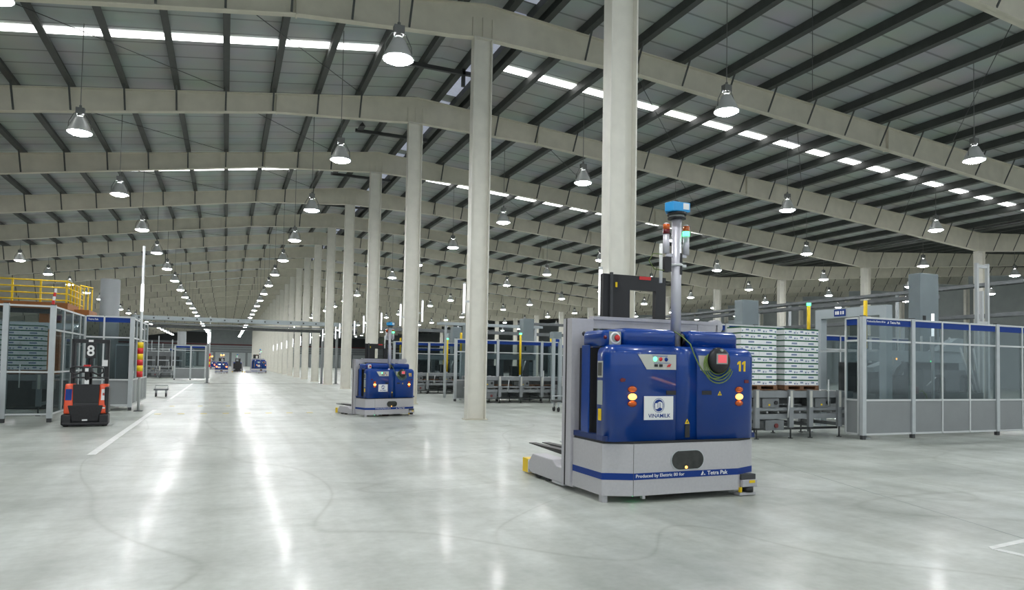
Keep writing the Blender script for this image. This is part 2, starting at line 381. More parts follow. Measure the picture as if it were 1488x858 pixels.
# ------------------------------------------------------------------ columns and rafters
def column_meshes(h, w=0.56, d=0.30):
    return {'flange': MB().box(-0.014, 0.014, -d / 2, d / 2, 0.03, h).mesh('flange', 'steel'),
            'web': MB().box(-w / 2 + 0.016, w / 2 - 0.016, -0.01, 0.01, 0.03, h).mesh('web', 'steel'),
            'base_plate': MB().box(-w / 2 - 0.06, w / 2 + 0.06, -d / 2 - 0.05, d / 2 + 0.05, 0, 0.028).mesh('base_plate', 'rafter'),
            'cap_plate': MB().box(-w / 2 - 0.02, w / 2 + 0.02, -d / 2, d / 2, h + 0.002, h + 0.03).mesh('cap_plate', 'steel')}
def column(cm, x, y, label, group=None, w=0.56):
    t = thing('steel_column', label, 'column', (x, y, 0), 0, group)
    put('flange', cm['flange'], t, (-w / 2, 0, 0)); put('flange', cm['flange'], t, (w / 2, 0, 0))
    put('web', cm['web'], t); put('base_plate', cm['base_plate'], t); put('cap_plate', cm['cap_plate'], t)
    return t
hR = zbot(6.884) - 0.035
cm = column_meshes(hR)
for n in range(-1, 24):
    column(cm, 6.884, YB + n * BAY, '%s cream steel H column of the central row, counted from the camera' % ORD[n + 1], 'central row of columns')
cv = column_meshes(zbot(XV) - 0.035, 0.62, 0.3)
for n in range(0, 16):
    column(cv, XV, YB + n * BAY, '%s cream column of the right valley row, counted from the camera' % ORD[n], 'columns under the right valley', 0.62)
ce = column_meshes(zbot(XE) - 0.035, 0.56, 0.3)
for n in range(3, 16):
    column(ce, XE - 0.3, YB + n * BAY, '%s cream column of the far right row beyond the valley, nearest first' % ORD[n - 3], 'columns of the far right row')

st3 = MB().box(-0.012, 0.012, -0.05, -0.012, 0, 0.62).mesh('stiffener', 'rafter')
splice = MB().box(-0.02, 0.02, -0.13, 0.13, 0, 1).mesh('splice_plate', 'rafter')
def rafter(n):
    y = YB + n * BAY
    t = thing('roof_rafter', '%s cream tapered steel rafter from the camera, spanning both roof slopes' % ORD[n + 1], 'rafter', (0, y, 0), 0, 'roof rafters')
    st = [XL, -20, -10, -4, 1.5, 6.0, XR, 7.9, 12.4, 20, 30, XV]
    top = [(x, ztop(x) - 0.03) for x in st]; bot = [(x, zbot(x)) for x in st]
    MB().prism(top + bot[::-1], 'y', -0.01, 0.01).build('web', 'rafter', t)
    for nm, line, dz in (('top_flange', top, 0.026), ('bottom_flange', bot, 0.026)):
        m = MB()
        m.prism(line + [(a, b + dz) for a, b in line[::-1]], 'y', -0.12, 0.12); m.build(nm, 'rafter', t)
    for x in (XR - 0.38, XR - 0.06, XR + 0.25): put('stiffener', st3, t, (x, 0, zbot(x) + 0.03))
    for x in (1.5, 12.4, 24.0): put('splice_plate', splice, t, (x, 0, zbot(x) - 0.03), 0, (1, 1, depth(x) + 0.03))
    near = n <= 6; stuff = MB()
    for x in PX:
        if x > XV - 0.2: continue
        m = MB() if near else stuff
        zt, zb = ztop(x) + 0.05, zbot(x) + 0.02
        m.add([(x - 0.03, -0.13, zb), (x - 0.03, -0.13, zb + 0.05), (x + 0.03, -0.13, zb + 0.05), (x + 0.03, -0.13, zb),
               (x - 0.03, -0.62, zt), (x - 0.03, -0.62, zt + 0.05), (x + 0.03, -0.62, zt + 0.05), (x + 0.03, -0.62, zt)],
              [(0, 1, 2, 3), (7, 6, 5, 4), (0, 4, 5, 1), (1, 5, 6, 2), (2, 6, 7, 3), (3, 7, 4, 0)])
        if near: m.build('fly_brace', 'purlin', t)
    if not near:
        o = stuff.build('fly_brace', 'purlin', t); o['kind'] = 'stuff'
    return t
for n in range(-1, 24): rafter(n)
def rafter_next(n):
    y = YB + n * BAY
    t = thing('roof_rafter', '%s cream rafter of the right-hand gable, rising beyond the valley columns' % ORD[n], 'rafter', (0, y, 0), 0, 'rafters of the right gable')
    st = [XV + 0.02, 52, 62, 71.2, XE]
    top = [(x, ztop(x) - 0.03) for x in st]; bot = [(x, zbot(x)) for x in st]
    MB().prism(top + bot[::-1], 'y', -0.01, 0.01).build('web', 'rafter', t)
    for nm, line in (('top_flange', top), ('bottom_flange', bot)):
        MB().prism(line + [(a, b + 0.026) for a, b in line[::-1]], 'y', -0.12, 0.12).build(nm, 'rafter', t)
    for x in PX:
        if x < XV + 0.2: continue
        zt, zb = ztop(x) + 0.05, zbot(x) + 0.02
        MB().add([(x - 0.03, -0.13, zb), (x - 0.03, -0.13, zb + 0.05), (x + 0.03, -0.13, zb + 0.05), (x + 0.03, -0.13, zb),
                  (x - 0.03, -0.62, zt), (x - 0.03, -0.62, zt + 0.05), (x + 0.03, -0.62, zt + 0.05), (x + 0.03, -0.62, zt)],
                 [(0, 1, 2, 3), (7, 6, 5, 4), (0, 4, 5, 1), (1, 5, 6, 2), (2, 6, 7, 3), (3, 7, 4, 0)]).build('fly_brace', 'purlin', t)
for n in range(0, 12): rafter_next(n)
# eaves strut / gutter along the valley
g = MB().box(XV - 0.35, XV + 0.35, 3, Y1 - 1, ztop(XV) + 0.10, ztop(XV) + 0.14).build('valley_gutter', 'purlin'); tag(g, 'long dark gutter along the roof valley on the right', 'gutter')

# ------------------------------------------------------------------ high-bay lamps
lm = {'hood': MB().lathe([(0.09, 0.46), (0.13, 0.43), (0.18, 0.33), (0.25, 0.19), (0.31, 0.06), (0.335, 0.02), (0.335, 0.0), (0.315, 0.0), (0.29, 0.07), (0.10, 0.42)], seg=20).mesh('hood', 'hood'),
      'lens': MB().lathe([(0.0, -0.075), (0.12, -0.068), (0.22, -0.045), (0.29, -0.005), (0.300, 0.02), (0.0, 0.03)], seg=20).mesh('lens', 'lens'),
      'ballast': MB().cyl((0, 0, 0.46), (0, 0, 0.54), 0.08, 12).box(-0.11, 0.11, -0.08, 0.08, 0.54, 0.72).cyl((0, 0, 0.72), (0, 0, 0.80), 0.035, 8).mesh('ballast', 'ballast'),
      'yoke': MB().tube([(-0.29, 0, 0.12), (-0.28, 0, 0.3), (-0.15, 0, 0.56), (0.15, 0, 0.56), (0.28, 0, 0.3), (0.29, 0, 0.12)], 0.012, 6).mesh('yoke', 'ballast'),
      'cord': MB().cyl((0, 0, 0), (0, 0, 1), 0.011, 6).mesh('cord', 'ballast')}
ROWS = [(-13.0, 15.3, 8.1, 'far left row beyond the yellow gallery', 4, 24), (-4.08, 14.9, 8.1, 'row over the left aisle side', -2, 24), (3.2, 14.3, 8.1, 'row just left of the central columns', -2, 24),
        (12.15, 14.6, 8.5, 'row just right of the central columns', -2, 24), (22.1, 14.6, 8.5, 'row over the middle of the right slope', -2, 24),
        (31.4, 14.6, 8.5, 'row over the lower right slope', -2, 22), (41.3, 14.6, 8.5, 'row by the right valley columns', 0, 16), (50.5, 14.6, 8.5, 'row beyond the right valley columns', 2, 16), (60.5, 14.6, 8.5, 'outermost right row', 2, 14)]
for X, yl, zl, desc, n0, n1 in ROWS:
    for n in range(n0, n1):
        y = yl + n * BAY
        lab = '%s high-bay lamp of the %s' % (ORD[n - n0], desc)
        if n < 0: lab = '%s high-bay lamp of the %s' % (ORD[n - n0], desc)
        t = thing('high_bay_lamp', lab, 'lamp', (X, y, zl), 0, 'high-bay lamps of the ' + desc)
        put('hood', lm['hood'], t); put('lens', lm['lens'], t); put('ballast', lm['ballast'], t); put('yoke', lm['yoke'], t)
        put('cord', lm['cord'], t, (0, 0, 0.79), 0, (1, 1, ztop(X) + SH - zl - 0.8))
# fluorescent tubes on the central columns
tb = {'tube': MB().cyl((0, 0, 0), (0, 0, 0.85), 0.035, 10).mesh('tube', 'tube'), 'bracket': MB().box(0, 0.16, -0.02, 0.02, 0.36, 0.42).mesh('bracket', 'alu_light'),
      'end_cap': MB().cyl((0, 0, 0), (0, 0, 0.05), 0.04, 10).mesh('end_cap', 'alu_light')}
def tube_lamp(x, y, z, side, label, sc=1.0, group='upright tube lamps'):
    t = thing('tube_lamp', label, 'lamp', (x, y, z), 0 if side < 0 else math.pi, group); t.scale = (sc, sc, sc)
    put('tube', tb['tube'], t, (0, 0, 0.05)); put('bracket', tb['bracket'], t); put('end_cap', tb['end_cap'], t); put('end_cap', tb['end_cap'], t, (0, 0, 0.9))
for n in range(-1, 12):
    z = 2.55 if n < 0 else 3.1
    tube_lamp(6.884 - 0.28 - 0.17, YB + n * BAY - 0.12, z, -1, 'upright tube lamp on the left side of the %s central column' % ORD[n + 1])
for n in (1, 2, 3, 4):
    tube_lamp(6.884 + 0.28 + 0.17, YB + n * BAY - 0.12, 3.3, 1, 'upright tube lamp on the right side of the %s central column' % ORD[n + 1])

# ================================================================== AUTOMATED FORKLIFT (built once, then copied)
def pick_edges(me, w, seg, test): bevel_mesh(me, w, seg, test)
def rounded(m, name, mt, parent, w=0.03, seg=4, test=None):
    me = m.mesh(name, mt); bevel_mesh(me, w, seg, test or (lambda e: e.calc_face_angle(0) > 0.5)); return put(name, me, parent)
def make_agv(label, loc):
    A = thing('automated_forklift', label, 'forklift', loc)
    # chassis: chamfered plan
    def plan(o): return [(-1.135 - o, 0.9), (-1.135 - o, 0.15 - 0.3 * o), (-0.79 - 0.3 * o, 0 - o), (0.78 + 0.3 * o, 0 - o), (1.135 + o, 0.15 - 0.3 * o), (1.135 + o, 0.9)]
    ch = MB().prism(plan(0), 'z', 0.085, 0.705).build('chassis', 'grey', A)
    MB().prism(plan(0.003), 'z', 0.277, 0.357).build('stripe', 'band_blue', ch)
    MB().prism(plan(-0.02), 'z', 0.706, 0.735).build('seam', 'black', ch)
    MB().box(-0.792, -0.788, -0.004, -0.001, 0.085, 0.70).build('panel_joint', 'vent', ch)
    o = put('lettering', text_mesh('Produced by Elettric 80 for', 0.70, 0.052, 'white', bold=0.006), ch, (-0.755, -0.004, 0.290)); o['label'] = 'white lettering on the blue stripe'
    o = put('lettering', text_mesh('Tetra Pak', 0.315, 0.05, 'white', bold=0.012), ch, (0.295, -0.004, 0.295))
    MB().prism([(0.195, 0.295), (0.222, 0.295), (0.232, 0.318), (0.24, 0.318), (0.226, 0.35)], 'y', -0.005, -0.001).prism([(0.236, 0.297), (0.268, 0.297), (0.252, 0.312)], 'y', -0.005, -0.001).build('logo_mark', 'white', ch)
    # oval sensor window
    pl = []
    for k in range(24):
        t = 2 * math.pi * k / 24; cx = -0.125 if math.cos(t) < 0 else 0.11
        pl.append((cx + 0.118 * math.cos(t), 0.494 + 0.115 * math.sin(t)))
    cen = (-0.0075, 0.494)
    rim = [(cen[0] + (p[0] - cen[0]) * 1.06, cen[1] + (p[1] - cen[1]) * 1.08) for p in pl]
    MB().prism(rim, 'y', -0.008, -0.001).build('window_rim', 'alu', ch)
    w = MB().prism(pl, 'y', -0.014, -0.009).build('sensor_window', 'smoke', ch); w['label'] = 'dark oval sensor window'
    MB().lathe([(0.0, -0.03), (0.014, -0.026), (0.018, -0.014)], (-0.035, 0, 0.405), 10, 'y').build('indicator_light', 'amber_on', ch)
    MB().box(-1.12, -1.05, 0.16, 0.24, 0.0, 0.085).box(-0.64, -0.60, 0.03, 0.08, 0.04, 0.085).build('foot', 'grey', A)
    MB().lathe([(0.0, 0.0), (0.012, 0.0), (0.012, 0.02), (0, 0.02)], (-0.72, 0.12, 0.06), 8).build('floor_light', 'green_on', A)
    wh = MB().cyl((-0.16, 0.42, 0.15), (0.08, 0.42, 0.15), 0.148, 20).build('drive_wheel', 'wheel', A)
    MB().box(0.35, 0.6, 0.3, 0.7, 0.03, 0.085).build('skid_plate', 'black', A)
    MB().box(-0.5, -0.3, 0.3, 0.7, 0.03, 0.085).build('skid_plate', 'black', A)
    # blue covers
    def cover(name, x0, x1, out, y0=0.03, y1=0.30, z0=0.737, z1=1.905, w=0.13):
        me = MB().box(x0, x1, y0, y1, z0, z1).mesh(name, 'blue'); eps = 1e-4
        def test(e):
            a, b = e.verts[0].co, e.verts[1].co
            if abs(a.z - z1) < eps and abs(b.z - z1) < eps and abs(a.y - y0) < eps and abs(b.y - y0) < eps: return True
            ex = x0 if out < 0 else x1
            if out and abs(a.x - ex) < eps and abs(b.x - ex) < eps:
                if abs(a.y - y0) < eps and abs(b.y - y0) < eps: return True
                if abs(a.z - z1) < eps and abs(b.z - z1) < eps: return True
            return False
        bevel_mesh(me, w, 7, test); return put(name, me, A)
    cl = cover('front_cover', -1.13, -0.168, -1)
    cr = cover('front_cover', 0.162, 1.10, 1)
    cc = cover('centre_cover', -0.160, 0.154, 0, 0.045, 0.29)
    me = MB().box(-1.12, 1.09, 0.31, 0.9, 0.737, 1.87).mesh('core', 'black'); put('inner_frame', me, A).scale = (0.94, 1, 1)
    MB().box(-1.13, 1.12, 0.08, 0.9, 0.737, 0.80).build('base_flange', 'deep_blue', A)
    MB().box(-1.135, -1.11, 0.51, 0.70, 0.80, 1.90).build('side_panel', 'blue', A, bevel=0.01)
    MB().box(1.04, 1.11, 0.32, 0.74, 0.80, 1.88).build('side_panel', 'blue', A, bevel=0.01)
    # hoods
    def topbox(name, x0, x1, y0, y1, z0, z1, w, mt='blue', par=A):
        me = MB().box(x0, x1, y0, y1, z0, z1).mesh(name, mt)
        bevel_mesh(me, w, 6, lambda e: abs(e.verts[0].co.z - z1) < 1e-4 and abs(e.verts[1].co.z - z1) < 1e-4 or (abs(e.verts[0].co.x - e.verts[1].co.x) < 1e-4 and abs(e.verts[0].co.y - e.verts[1].co.y) < 1e-4))
        return put(name, me, par)
    topbox('hood', -0.83, -0.03, 0.20, 0.75, 1.885, 2.115, 0.07)
    topbox('hood', 0.155, 0.95, 0.20, 0.75, 1.885, 2.115, 0.07)
    MB().lathe([(0.0, 0), (0.07, 0.0), (0.08, -0.01), (0.08, -0.05)], (0.145, 0.33, 2.0), 16, 'x').build('hood_end_cap', 'black', A)
    hs = topbox('shoulder_housing', -1.10, -0.835, 0.22, 0.75, 1.885, 2.085, 0.06)
    MB().box(-1.02, -0.86, 0.205, 0.219, 1.90, 2.065).build('switch_plate', 'label_grey', hs)
    b = MB().lathe([(0.0, -0.02), (0.03, -0.018), (0.04, -0.01), (0.03, -0.006), (0.03, 0)], (-0.915, 0.205, 1.985), 16, 'y').build('stop_button', 'red', hs); b['label'] = 'red stop button'
    MB().lathe([(0.055, -0.004), (0.07, -0.006), (0.075, 0.0)], (-0.94, 0.205, 1.985), 20, 'y').build('button_ring', 'white', hs)
    MB().lathe([(0.0, -0.012), (0.022, -0.01), (0.022, 0.0)], (-1.075, 0.22, 1.99), 12, 'y').build('screw_cap', 'dark_red', hs)
    # front fittings, left cover
    yF = 0.03
    p = MB().prism([(-0.73, 1.79), (-0.172, 1.794), (-0.172, 1.607), (-0.60, 1.607)], 'y', yF - 0.006, yF - 0.001).build('control_panel', 'beige', cl)
    MB().lathe([(0.0, -0.014), (0.02, -0.012), (0.028, 0)], (-0.48, yF - 0.006, 1.735), 12, 'y').build('green_button', 'green_on', cl)
    MB().lathe([(0.0, -0.014), (0.02, -0.012), (0.026, 0)], (-0.40, yF - 0.006, 1.733), 12, 'y').build('red_button', 'red', cl)
    MB().lathe([(0.0, -0.014), (0.02, -0.012), (0.026, 0)], (-0.32, yF - 0.006, 1.732), 12, 'y').build('blue_button', 'band_blue', cl)
    MB().box(-0.52, -0.30, yF - 0.008, yF - 0.006, 1.765, 1.78).box(-0.50, -0.26, yF - 0.008, yF - 0.006, 1.682, 1.692).build('panel_print', 'carton_print', cl)
    MB().box(-0.49, -0.45, yF - 0.02, yF - 0.006, 1.64, 1.672).box(-0.42, -0.38, yF - 0.02, yF - 0.006, 1.64, 1.672).build('key_switch', 'black', cl)
    MB().prism([(-0.31, 1.64), (-0.27, 1.64), (-0.25, 1.678), (-0.29, 1.67)], 'y', yF - 0.018, yF - 0.006).build('red_switch', 'red', cl)
    p = MB().prism([(0.166, 1.794), (0.44, 1.79), (0.44, 1.605), (0.20, 1.605)], 'y', yF - 0.006, yF - 0.001).build('control_panel', 'beige', cr)
    def amber(x, par):
        for i, z in enumerate((1.364, 1.273, 1.19)):
            b = MB().lathe([(0.0, -0.035), (0.03, -0.03), (0.052, -0.014), (0.058, 0.0)], (0, 0, 0), 16, 'y')
            b.v = [(x + v[0] * 1.1, yF + v[1], z + v[2] * (0.62 if i != 1 else 0.72)) for v in b.v]
            b.build('turn_light', 'amber_on' if i == 1 else 'amber', par)
            o = MB().prism([(x + 0.066 * math.cos(k * math.pi / 8), z + 0.043 * math.sin(k * math.pi / 8)) for k in range(16)], 'y', yF - 0.006, yF - 0.001).build('light_base', 'dark_red', par)
    amber(-0.80, cl); amber(0.815, cr)
    # maker plate with emblem
    lp = MB().box(-0.634, -0.212, yF - 0.010, yF - 0.001, 0.992, 1.281).build('logo_plate', 'white', cl); lp['label'] = 'white plate with a round blue emblem and lettering'
    c0, z0 = -0.425, 1.168
    def ring(r0, r1, y):
        m = MB(); n = 32
        vs = []
        for k in range(n):
            t = 2 * math.pi * k / n
            vs += [(c0 + r0 * math.cos(t), y, z0 + r0 * math.sin(t) * 1.05), (c0 + r1 * math.cos(t), y, z0 + r1 * math.sin(t) * 1.05)]
        return m.add(vs, [(2 * k, 2 * k + 1, (2 * k + 3) % (2 * n), (2 * k + 2) % (2 * n)) for k in range(n)])
    ring(0.078, 0.086, yF - 0.0115).build('emblem', 'carton_print', cl)
    ring(0.0, 0.070, yF - 0.0115).build('emblem', 'band_blue', cl)
    wv = [(-0.052 + 0.104 * i / 12) for i in range(13)]
    tp = [(c0 + x_, z0 + 0.036 + 0.010 * math.sin(x_ * 60 + 0.6)) for x_ in wv]; bt = [(c0 + x_, z0 - 0.036 + 0.010 * math.sin(x_ * 60 + 0.6)) for x_ in wv]
    fl = MB().prism([(c0 - 0.058, z0)] + tp + [(c0 + 0.058, z0)] + bt[::-1], 'y', yF - 0.0135, yF - 0.012).build('emblem', 'white', cl)
    m = MB()
    for xx in (-0.02, 0.0, 0.02): m.prism([(c0 + xx - 0.003, z0 - 0.028), (c0 + xx + 0.003, z0 - 0.028), (c0 + xx + 0.003, z0 + 0.032), (c0 + xx - 0.003, z0 + 0.032)], 'y', yF - 0.0145, yF - 0.0136)
    m.build('emblem', 'band_blue', cl)
    put('lettering', text_mesh('VINAMILK', 0.32, 0.048, 'band_blue', bold=0.004), cl, (-0.575, yF - 0.0115, 1.018))
    # handles, warning triangles, slot, reflectors, numerals
    MB().box(-0.312, -0.172, yF - 0.010, yF - 0.001, 1.298, 1.348).build('handle', 'black', cl)
    MB().box(0.225, 0.370, yF - 0.010, yF - 0.001, 1.298, 1.348).build('handle', 'black', cr)
    tri = lambda x_, z_, s_: [(x_ - s_, z_ - s_ * 0.8), (x_ + s_, z_ - s_ * 0.8), (x_, z_ + s_)]
    MB().prism(tri(0.505, 1.315, 0.032), 'y', yF - 0.005, yF - 0.001).build('warning_sign', 'yellow', cr)
    MB().prism(tri(0.505, 1.312, 0.012), 'y', yF - 0.007, yF - 0.0055).build('warning_mark', 'black', cr)
    MB().prism(tri(0.015, 0.963, 0.036), 'y', 0.045 - 0.005, 0.045 - 0.001).build('warning_sign', 'yellow', cc)
    MB().prism(tri(0.015, 0.960, 0.014), 'y', 0.045 - 0.007, 0.045 - 0.0055).build('warning_mark', 'black', cc)
    MB().box(-0.02, 0.05, 0.045 - 0.010, 0.045 - 0.001, 0.765, 0.925).build('slot_cover', 'black', cc)
    MB().prism([(-0.98, 1.475), (-0.95, 1.50), (-0.90, 1.49), (-0.91, 1.455), (-0.96, 1.45)], 'y', yF - 0.012, yF + 0.01).build('reflector', 'dark_red', cl)
    MB().box(0.90, 0.965, yF - 0.010, yF + 0.002, 1.45, 1.49).build('reflector', 'dark_red', cr)
    nm = MB()
    for xx in (0.79, 0.865): nm.prism([(xx + 0.02, 1.60), (xx + 0.05, 1.60), (xx + 0.05, 1.735), (xx + 0.03, 1.735), (xx - 0.006, 1.712), (xx - 0.006, 1.685), (xx + 0.02, 1.698)], 'y', yF - 0.005, yF - 0.001)
    o = nm.build('numeral', 'yellow', cr); o['label'] = 'yellow painted number 11'
    # side labels
    sx = -1.13
    MB().box(sx - 0.006, sx - 0.001, 0.165, 0.285, 1.50, 1.70).build('vent_frame', 'beige', cl)
    MB().box(sx - 0.010, sx - 0.007, 0.18, 0.27, 1.52, 1.68).build('vent_grille', 'vent', cl)
    MB().box(sx - 0.006, sx - 0.001, 0.165, 0.285, 1.17, 1.465).build('side_label', 'label_grey', cl)
    MB().box(sx - 0.006, sx - 0.001, 0.19, 0.26, 0.98, 1.12).build('yellow_label', 'yellow', cl)
    # hand terminal with cable
    tx, tz = 0.455, 1.735
    tm = MB().lathe([(0.0, -0.10), (0.11, -0.10), (0.155, -0.075), (0.168, -0.03), (0.15, -0.002)], (tx, yF, tz), 24, 'y').build('hand_terminal', 'black', A); tm['label'] = 'round black hand terminal with a red screen'
    MB().box(tx - 0.085, tx + 0.085, yF - 0.108, yF - 0.101, tz - 0.045, tz + 0.085).build('screen_bezel', 'label_grey', tm)
    MB().box(tx - 0.065, tx + 0.065, yF - 0.112, yF - 0.1085, tz - 0.03, tz + 0.07).build('screen', 'screen', tm)
    MB().lathe([(0.0, -0.03), (0.014, -0.027), (0.018, 0)], (tx, yF - 0.085, tz + 0.125), 10, 'y').build('knob', 'label_grey', tm)
    for j in range(4):
        r = 0.175 + 0.018 * j
        pts = [(tx + r * math.cos(t) - 0.01 * j, yF - 0.03 - 0.015 * j, tz - 0.02 * j + r * math.sin(t)) for t in [math.pi * (0.85 + 1.05 * i / 14) for i in range(15)]]
        MB().tube(pts, 0.007, 6).build('coiled_cable', 'cable', tm)
    P0, P1, P2, P3 = Vector((0.03, 0.01, 1.93)), Vector((0.10, -0.02, 1.72)), Vector((0.28, -0.03, 1.30)), Vector((0.62, -0.03, 1.62))
    pts = [(0.0, 0.30, 2.10), (0.01, 0.15, 2.03)] + [P0 * (1 - t) ** 3 + P1 * 3 * t * (1 - t) ** 2 + P2 * 3 * t * t * (1 - t) + P3 * t ** 3 for t in [i / 16 for i in range(17)]]
    MB().tube(pts, 0.008, 6).build('cable', 'cable', A)
    # mast
    for x0, x1 in ((-1.165, -0.845), (0.845, 1.165)):
        u = MB().box(x0, x1, 0.92, 1.06, 0.07, 2.262).build('mast_upright', 'mast_grey', A, bevel=0.006)
        s = -1 if x0 < 0 else 1; xe = x0 if s < 0 else x1
        MB().box(*sorted((xe - s * 0.02, xe + s * 0.004)), 1.061, 1.085, 0.07, 2.262).build('mast_channel', 'black', u)
        MB().box(*sorted((xe - s * 0.10, xe + s * 0.004)), 1.086, 1.16, 0.07, 2.262).build('mast_channel', 'mast_grey', u)
        MB().lathe([(0.0, -0.004), (0.028, -0.003), (0.03, 0)], ((x0 + x1) / 2 + 0.02, 0.92, 2.06), 14, 'y').build('bolt_hole', 'black', u)
    tbm = MB().box(-0.843, 1.20, 0.93, 1.05, 2.14, 2.30).box(-0.843, 1.20, 0.915, 0.929, 2.255, 2.30).build('mast_crossbar', 'mast_grey', A)
    MB().cyl((1.19, 0.93, 2.235), (1.19, 1.05, 2.235), 0.10, 20).build('crossbar_end', 'grey', tbm)
    # carriage (black frame with window) and forks
    cg = MB().box(-0.56, -0.13, 1.17, 1.25, 0.5, 2.92).box(0.30, 0.47, 1.17, 1.25, 0.5, 2.92).box(-0.13, 0.30, 1.17, 1.25, 2.72, 2.92).box(-0.13, 0.30, 1.17, 1.25, 0.5, 2.32).build('carriage', 'black', A)
    MB().box(-0.46, -0.42, 1.14, 1.169, 0.5, 2.94).build('carriage_rail', 'dark_steel', cg)
    o = MB().box(0.02, 0.21, 1.16, 1.169, 2.87, 2.915).build('red_label', 'red', cg)
    MB().box(-0.37, -0.34, 1.16, 1.169, 2.74, 2.81).build('yellow_label', 'yellow', cg)
    for x in (-0.62, -0.38, 0.26, 0.54):
        MB().prism([(1.26, 0.28), (2.0, 0.29), (3.45, 0.335), (3.45, 0.345), (2.4, 0.36), (1.26, 0.37)], 'x', x, x + 0.13).build('fork', 'black', A)
    MB().box(-0.7, 0.75, 1.252, 1.30, 0.25, 0.48).build('fork_plate', 'black', A)
    # outrigger arms
    for s in (-1, 1):
        xo, xi = s * 1.132, s * 0.90; a, b = sorted((xo, xi))
        ar = MB().prism([(0.905, 0.055), (2.20, 0.055), (2.33, 0.10), (2.33, 0.19), (2.18, 0.335), (1.52, 0.335), (1.40, 0.265), (0.905, 0.265)], 'x', a, b).build('outrigger_arm', 'grey', A, bevel=0.012)
        MB().box(a + 0.01, b - 0.01, 2.335, 2.55, 0.03, 0.235).build('bumper', 'yellow', ar)
        MB().box(a + 0.005, b - 0.005, 2.331, 2.345, 0.04, 0.23).build('bumper_edge', 'white', ar)
        MB().cyl((a + 0.03, 1.75, 0.16), (b - 0.03, 1.75, 0.16), 0.155, 18).build('load_wheel', 'rubber', ar)
        MB().cyl((a + 0.03, 2.05, 0.13), (b - 0.03, 2.05, 0.13), 0.125, 18).build('load_wheel', 'rubber', ar)
        MB().box(a + 0.02, b - 0.02, 1.2, 1.55, 0.02, 0.054).build('skid_plate', 'silver', ar)
    # safety scanner at the front right corner
    sc = MB().box(0.835, 1.075, -0.03, 0.09, 0.115, 0.205).build('safety_scanner', 'mast_grey', A, bevel=0.008)
    MB().box(0.94, 1.03, -0.038, -0.031, 0.165, 0.20).build('scanner_window', 'yellow', sc)
    MB().cyl((0.96, 0.03, 0.045), (0.96, 0.03, 0.114), 0.075, 16).build('scanner_head', 'black', sc)
    MB().box(0.80, 1.05, -0.02, 0.10, 0.01, 0.044).build('scanner_shelf', 'grey', sc)
    MB().box(0.805, 0.83, -0.024, 0.02, 0.05, 0.11).build('warning_strip', 'yellow', sc)
    MB().box(0.83, 1.06, -0.01, 0.08, 0.206, 0.275).build('scanner_bracket', 'dark_steel', sc)
    # navigation pole
    pol = MB().cyl((0.075, 0.38, 1.88), (0.075, 0.38, 3.58), 0.066, 20).build('navigation_pole', 'silver', A)
    for z in (2.845, 3.0): put('numeral', text_mesh('1', 0.035, 0.125, 'black', bold=0.03), pol, (0.082, 0.309, z - 0.0))
    MB().cyl((0.075, 0.38, 3.581), (0.075, 0.38, 3.60), 0.12, 20).cyl((0.075, 0.38, 3.63), (0.075, 0.38, 3.665), 0.125, 20).build('head_mount', 'black', pol)
    MB().cyl((0.075, 0.38, 3.60), (0.075, 0.38, 3.63), 0.10, 20).build('head_neck', 'label_grey', pol)
    hd = MB().prism([(-0.06, 0.27), (0.21, 0.27), (0.21, 0.44), (0.15, 0.52), (0.0, 0.52), (-0.10, 0.40)], 'z', 3.666, 3.79).build('laser_head', 'sick_blue', pol); hd['label'] = 'light blue navigation laser head'
    bevel_mesh(hd.data, 0.012)
    MB().box(0.095, 0.185, 0.264, 0.269, 3.695, 3.775).build('head_label', 'white', pol)
    MB().cyl((0.05, 0.39, 3.791), (0.05, 0.39, 3.82), 0.06, 14).build('head_cap', 'black', pol)
    for x, lit in ((-0.085, False), (0.225, True)):
        MB().cyl((x, 0.38, 3.12), (x, 0.38, 3.37), 0.042, 14).build('beacon_stem', 'silver', pol)
        MB().cyl((x, 0.38, 3.371), (x, 0.38, 3.43), 0.046, 14).build('beacon_lens', 'green_on' if lit else 'dark_red', pol)
        MB().cyl((x, 0.38, 3.431), (x, 0.38, 3.50), 0.046, 14).build('beacon_lens', 'amber', pol)
        MB().cyl((x, 0.38, 3.501), (x, 0.38, 3.52), 0.046, 14, 0.02).build('beacon_cap', 'white', pol)
        MB().box(min(x, 0.075), max(x, 0.075), 0.365, 0.395, 3.08, 3.119).build('beacon_bracket', 'silver', pol)
    MB().cyl((0.075, 0.38, 2.96), (0.075, 0.38, 2.985), 0.085, 20).box(-0.06, 0.22, 0.36, 0.40, 2.955, 2.99).build('pole_clamp', 'alu_light', pol)
    MB().box(-0.13, -0.03, 0.34, 0.43, 2.88, 3.07).build('radio_box', 'black', pol)
    MB().cyl((-0.165, 0.38, 2.73), (-0.165, 0.38, 3.24), 0.022, 10).build('antenna', 'white', pol)
    MB().tube([(-0.16, 0.36, 3.10), (-0.30, 0.36, 3.10), (-0.36, 0.36, 3.0), (-0.28, 0.36, 2.90), (-0.12, 0.36, 2.89)], 0.006, 6).build('antenna_cable', 'cable', pol)
    return A
agv = make_agv('large blue and grey automated forklift with number 11, nearest, right of centre', (5.335, 7.08, 0))
T_agv = tree(agv)
def agv_copy(label, loc, rot, sc):
    c = copy_tree(T_agv); c.location = loc; c.rotation_euler = (0, 0, rot); c.scale = (sc, sc, sc); c['label'] = label; return c
agv_copy('blue automated forklift in the middle distance, beside the central columns', (4.757, 20.969, 0), R(20), 0.765)
agv_copy('small blue automated forklift far down the aisle, closest to the column row', (4.40, 97.9, 0), R(36), 0.85)
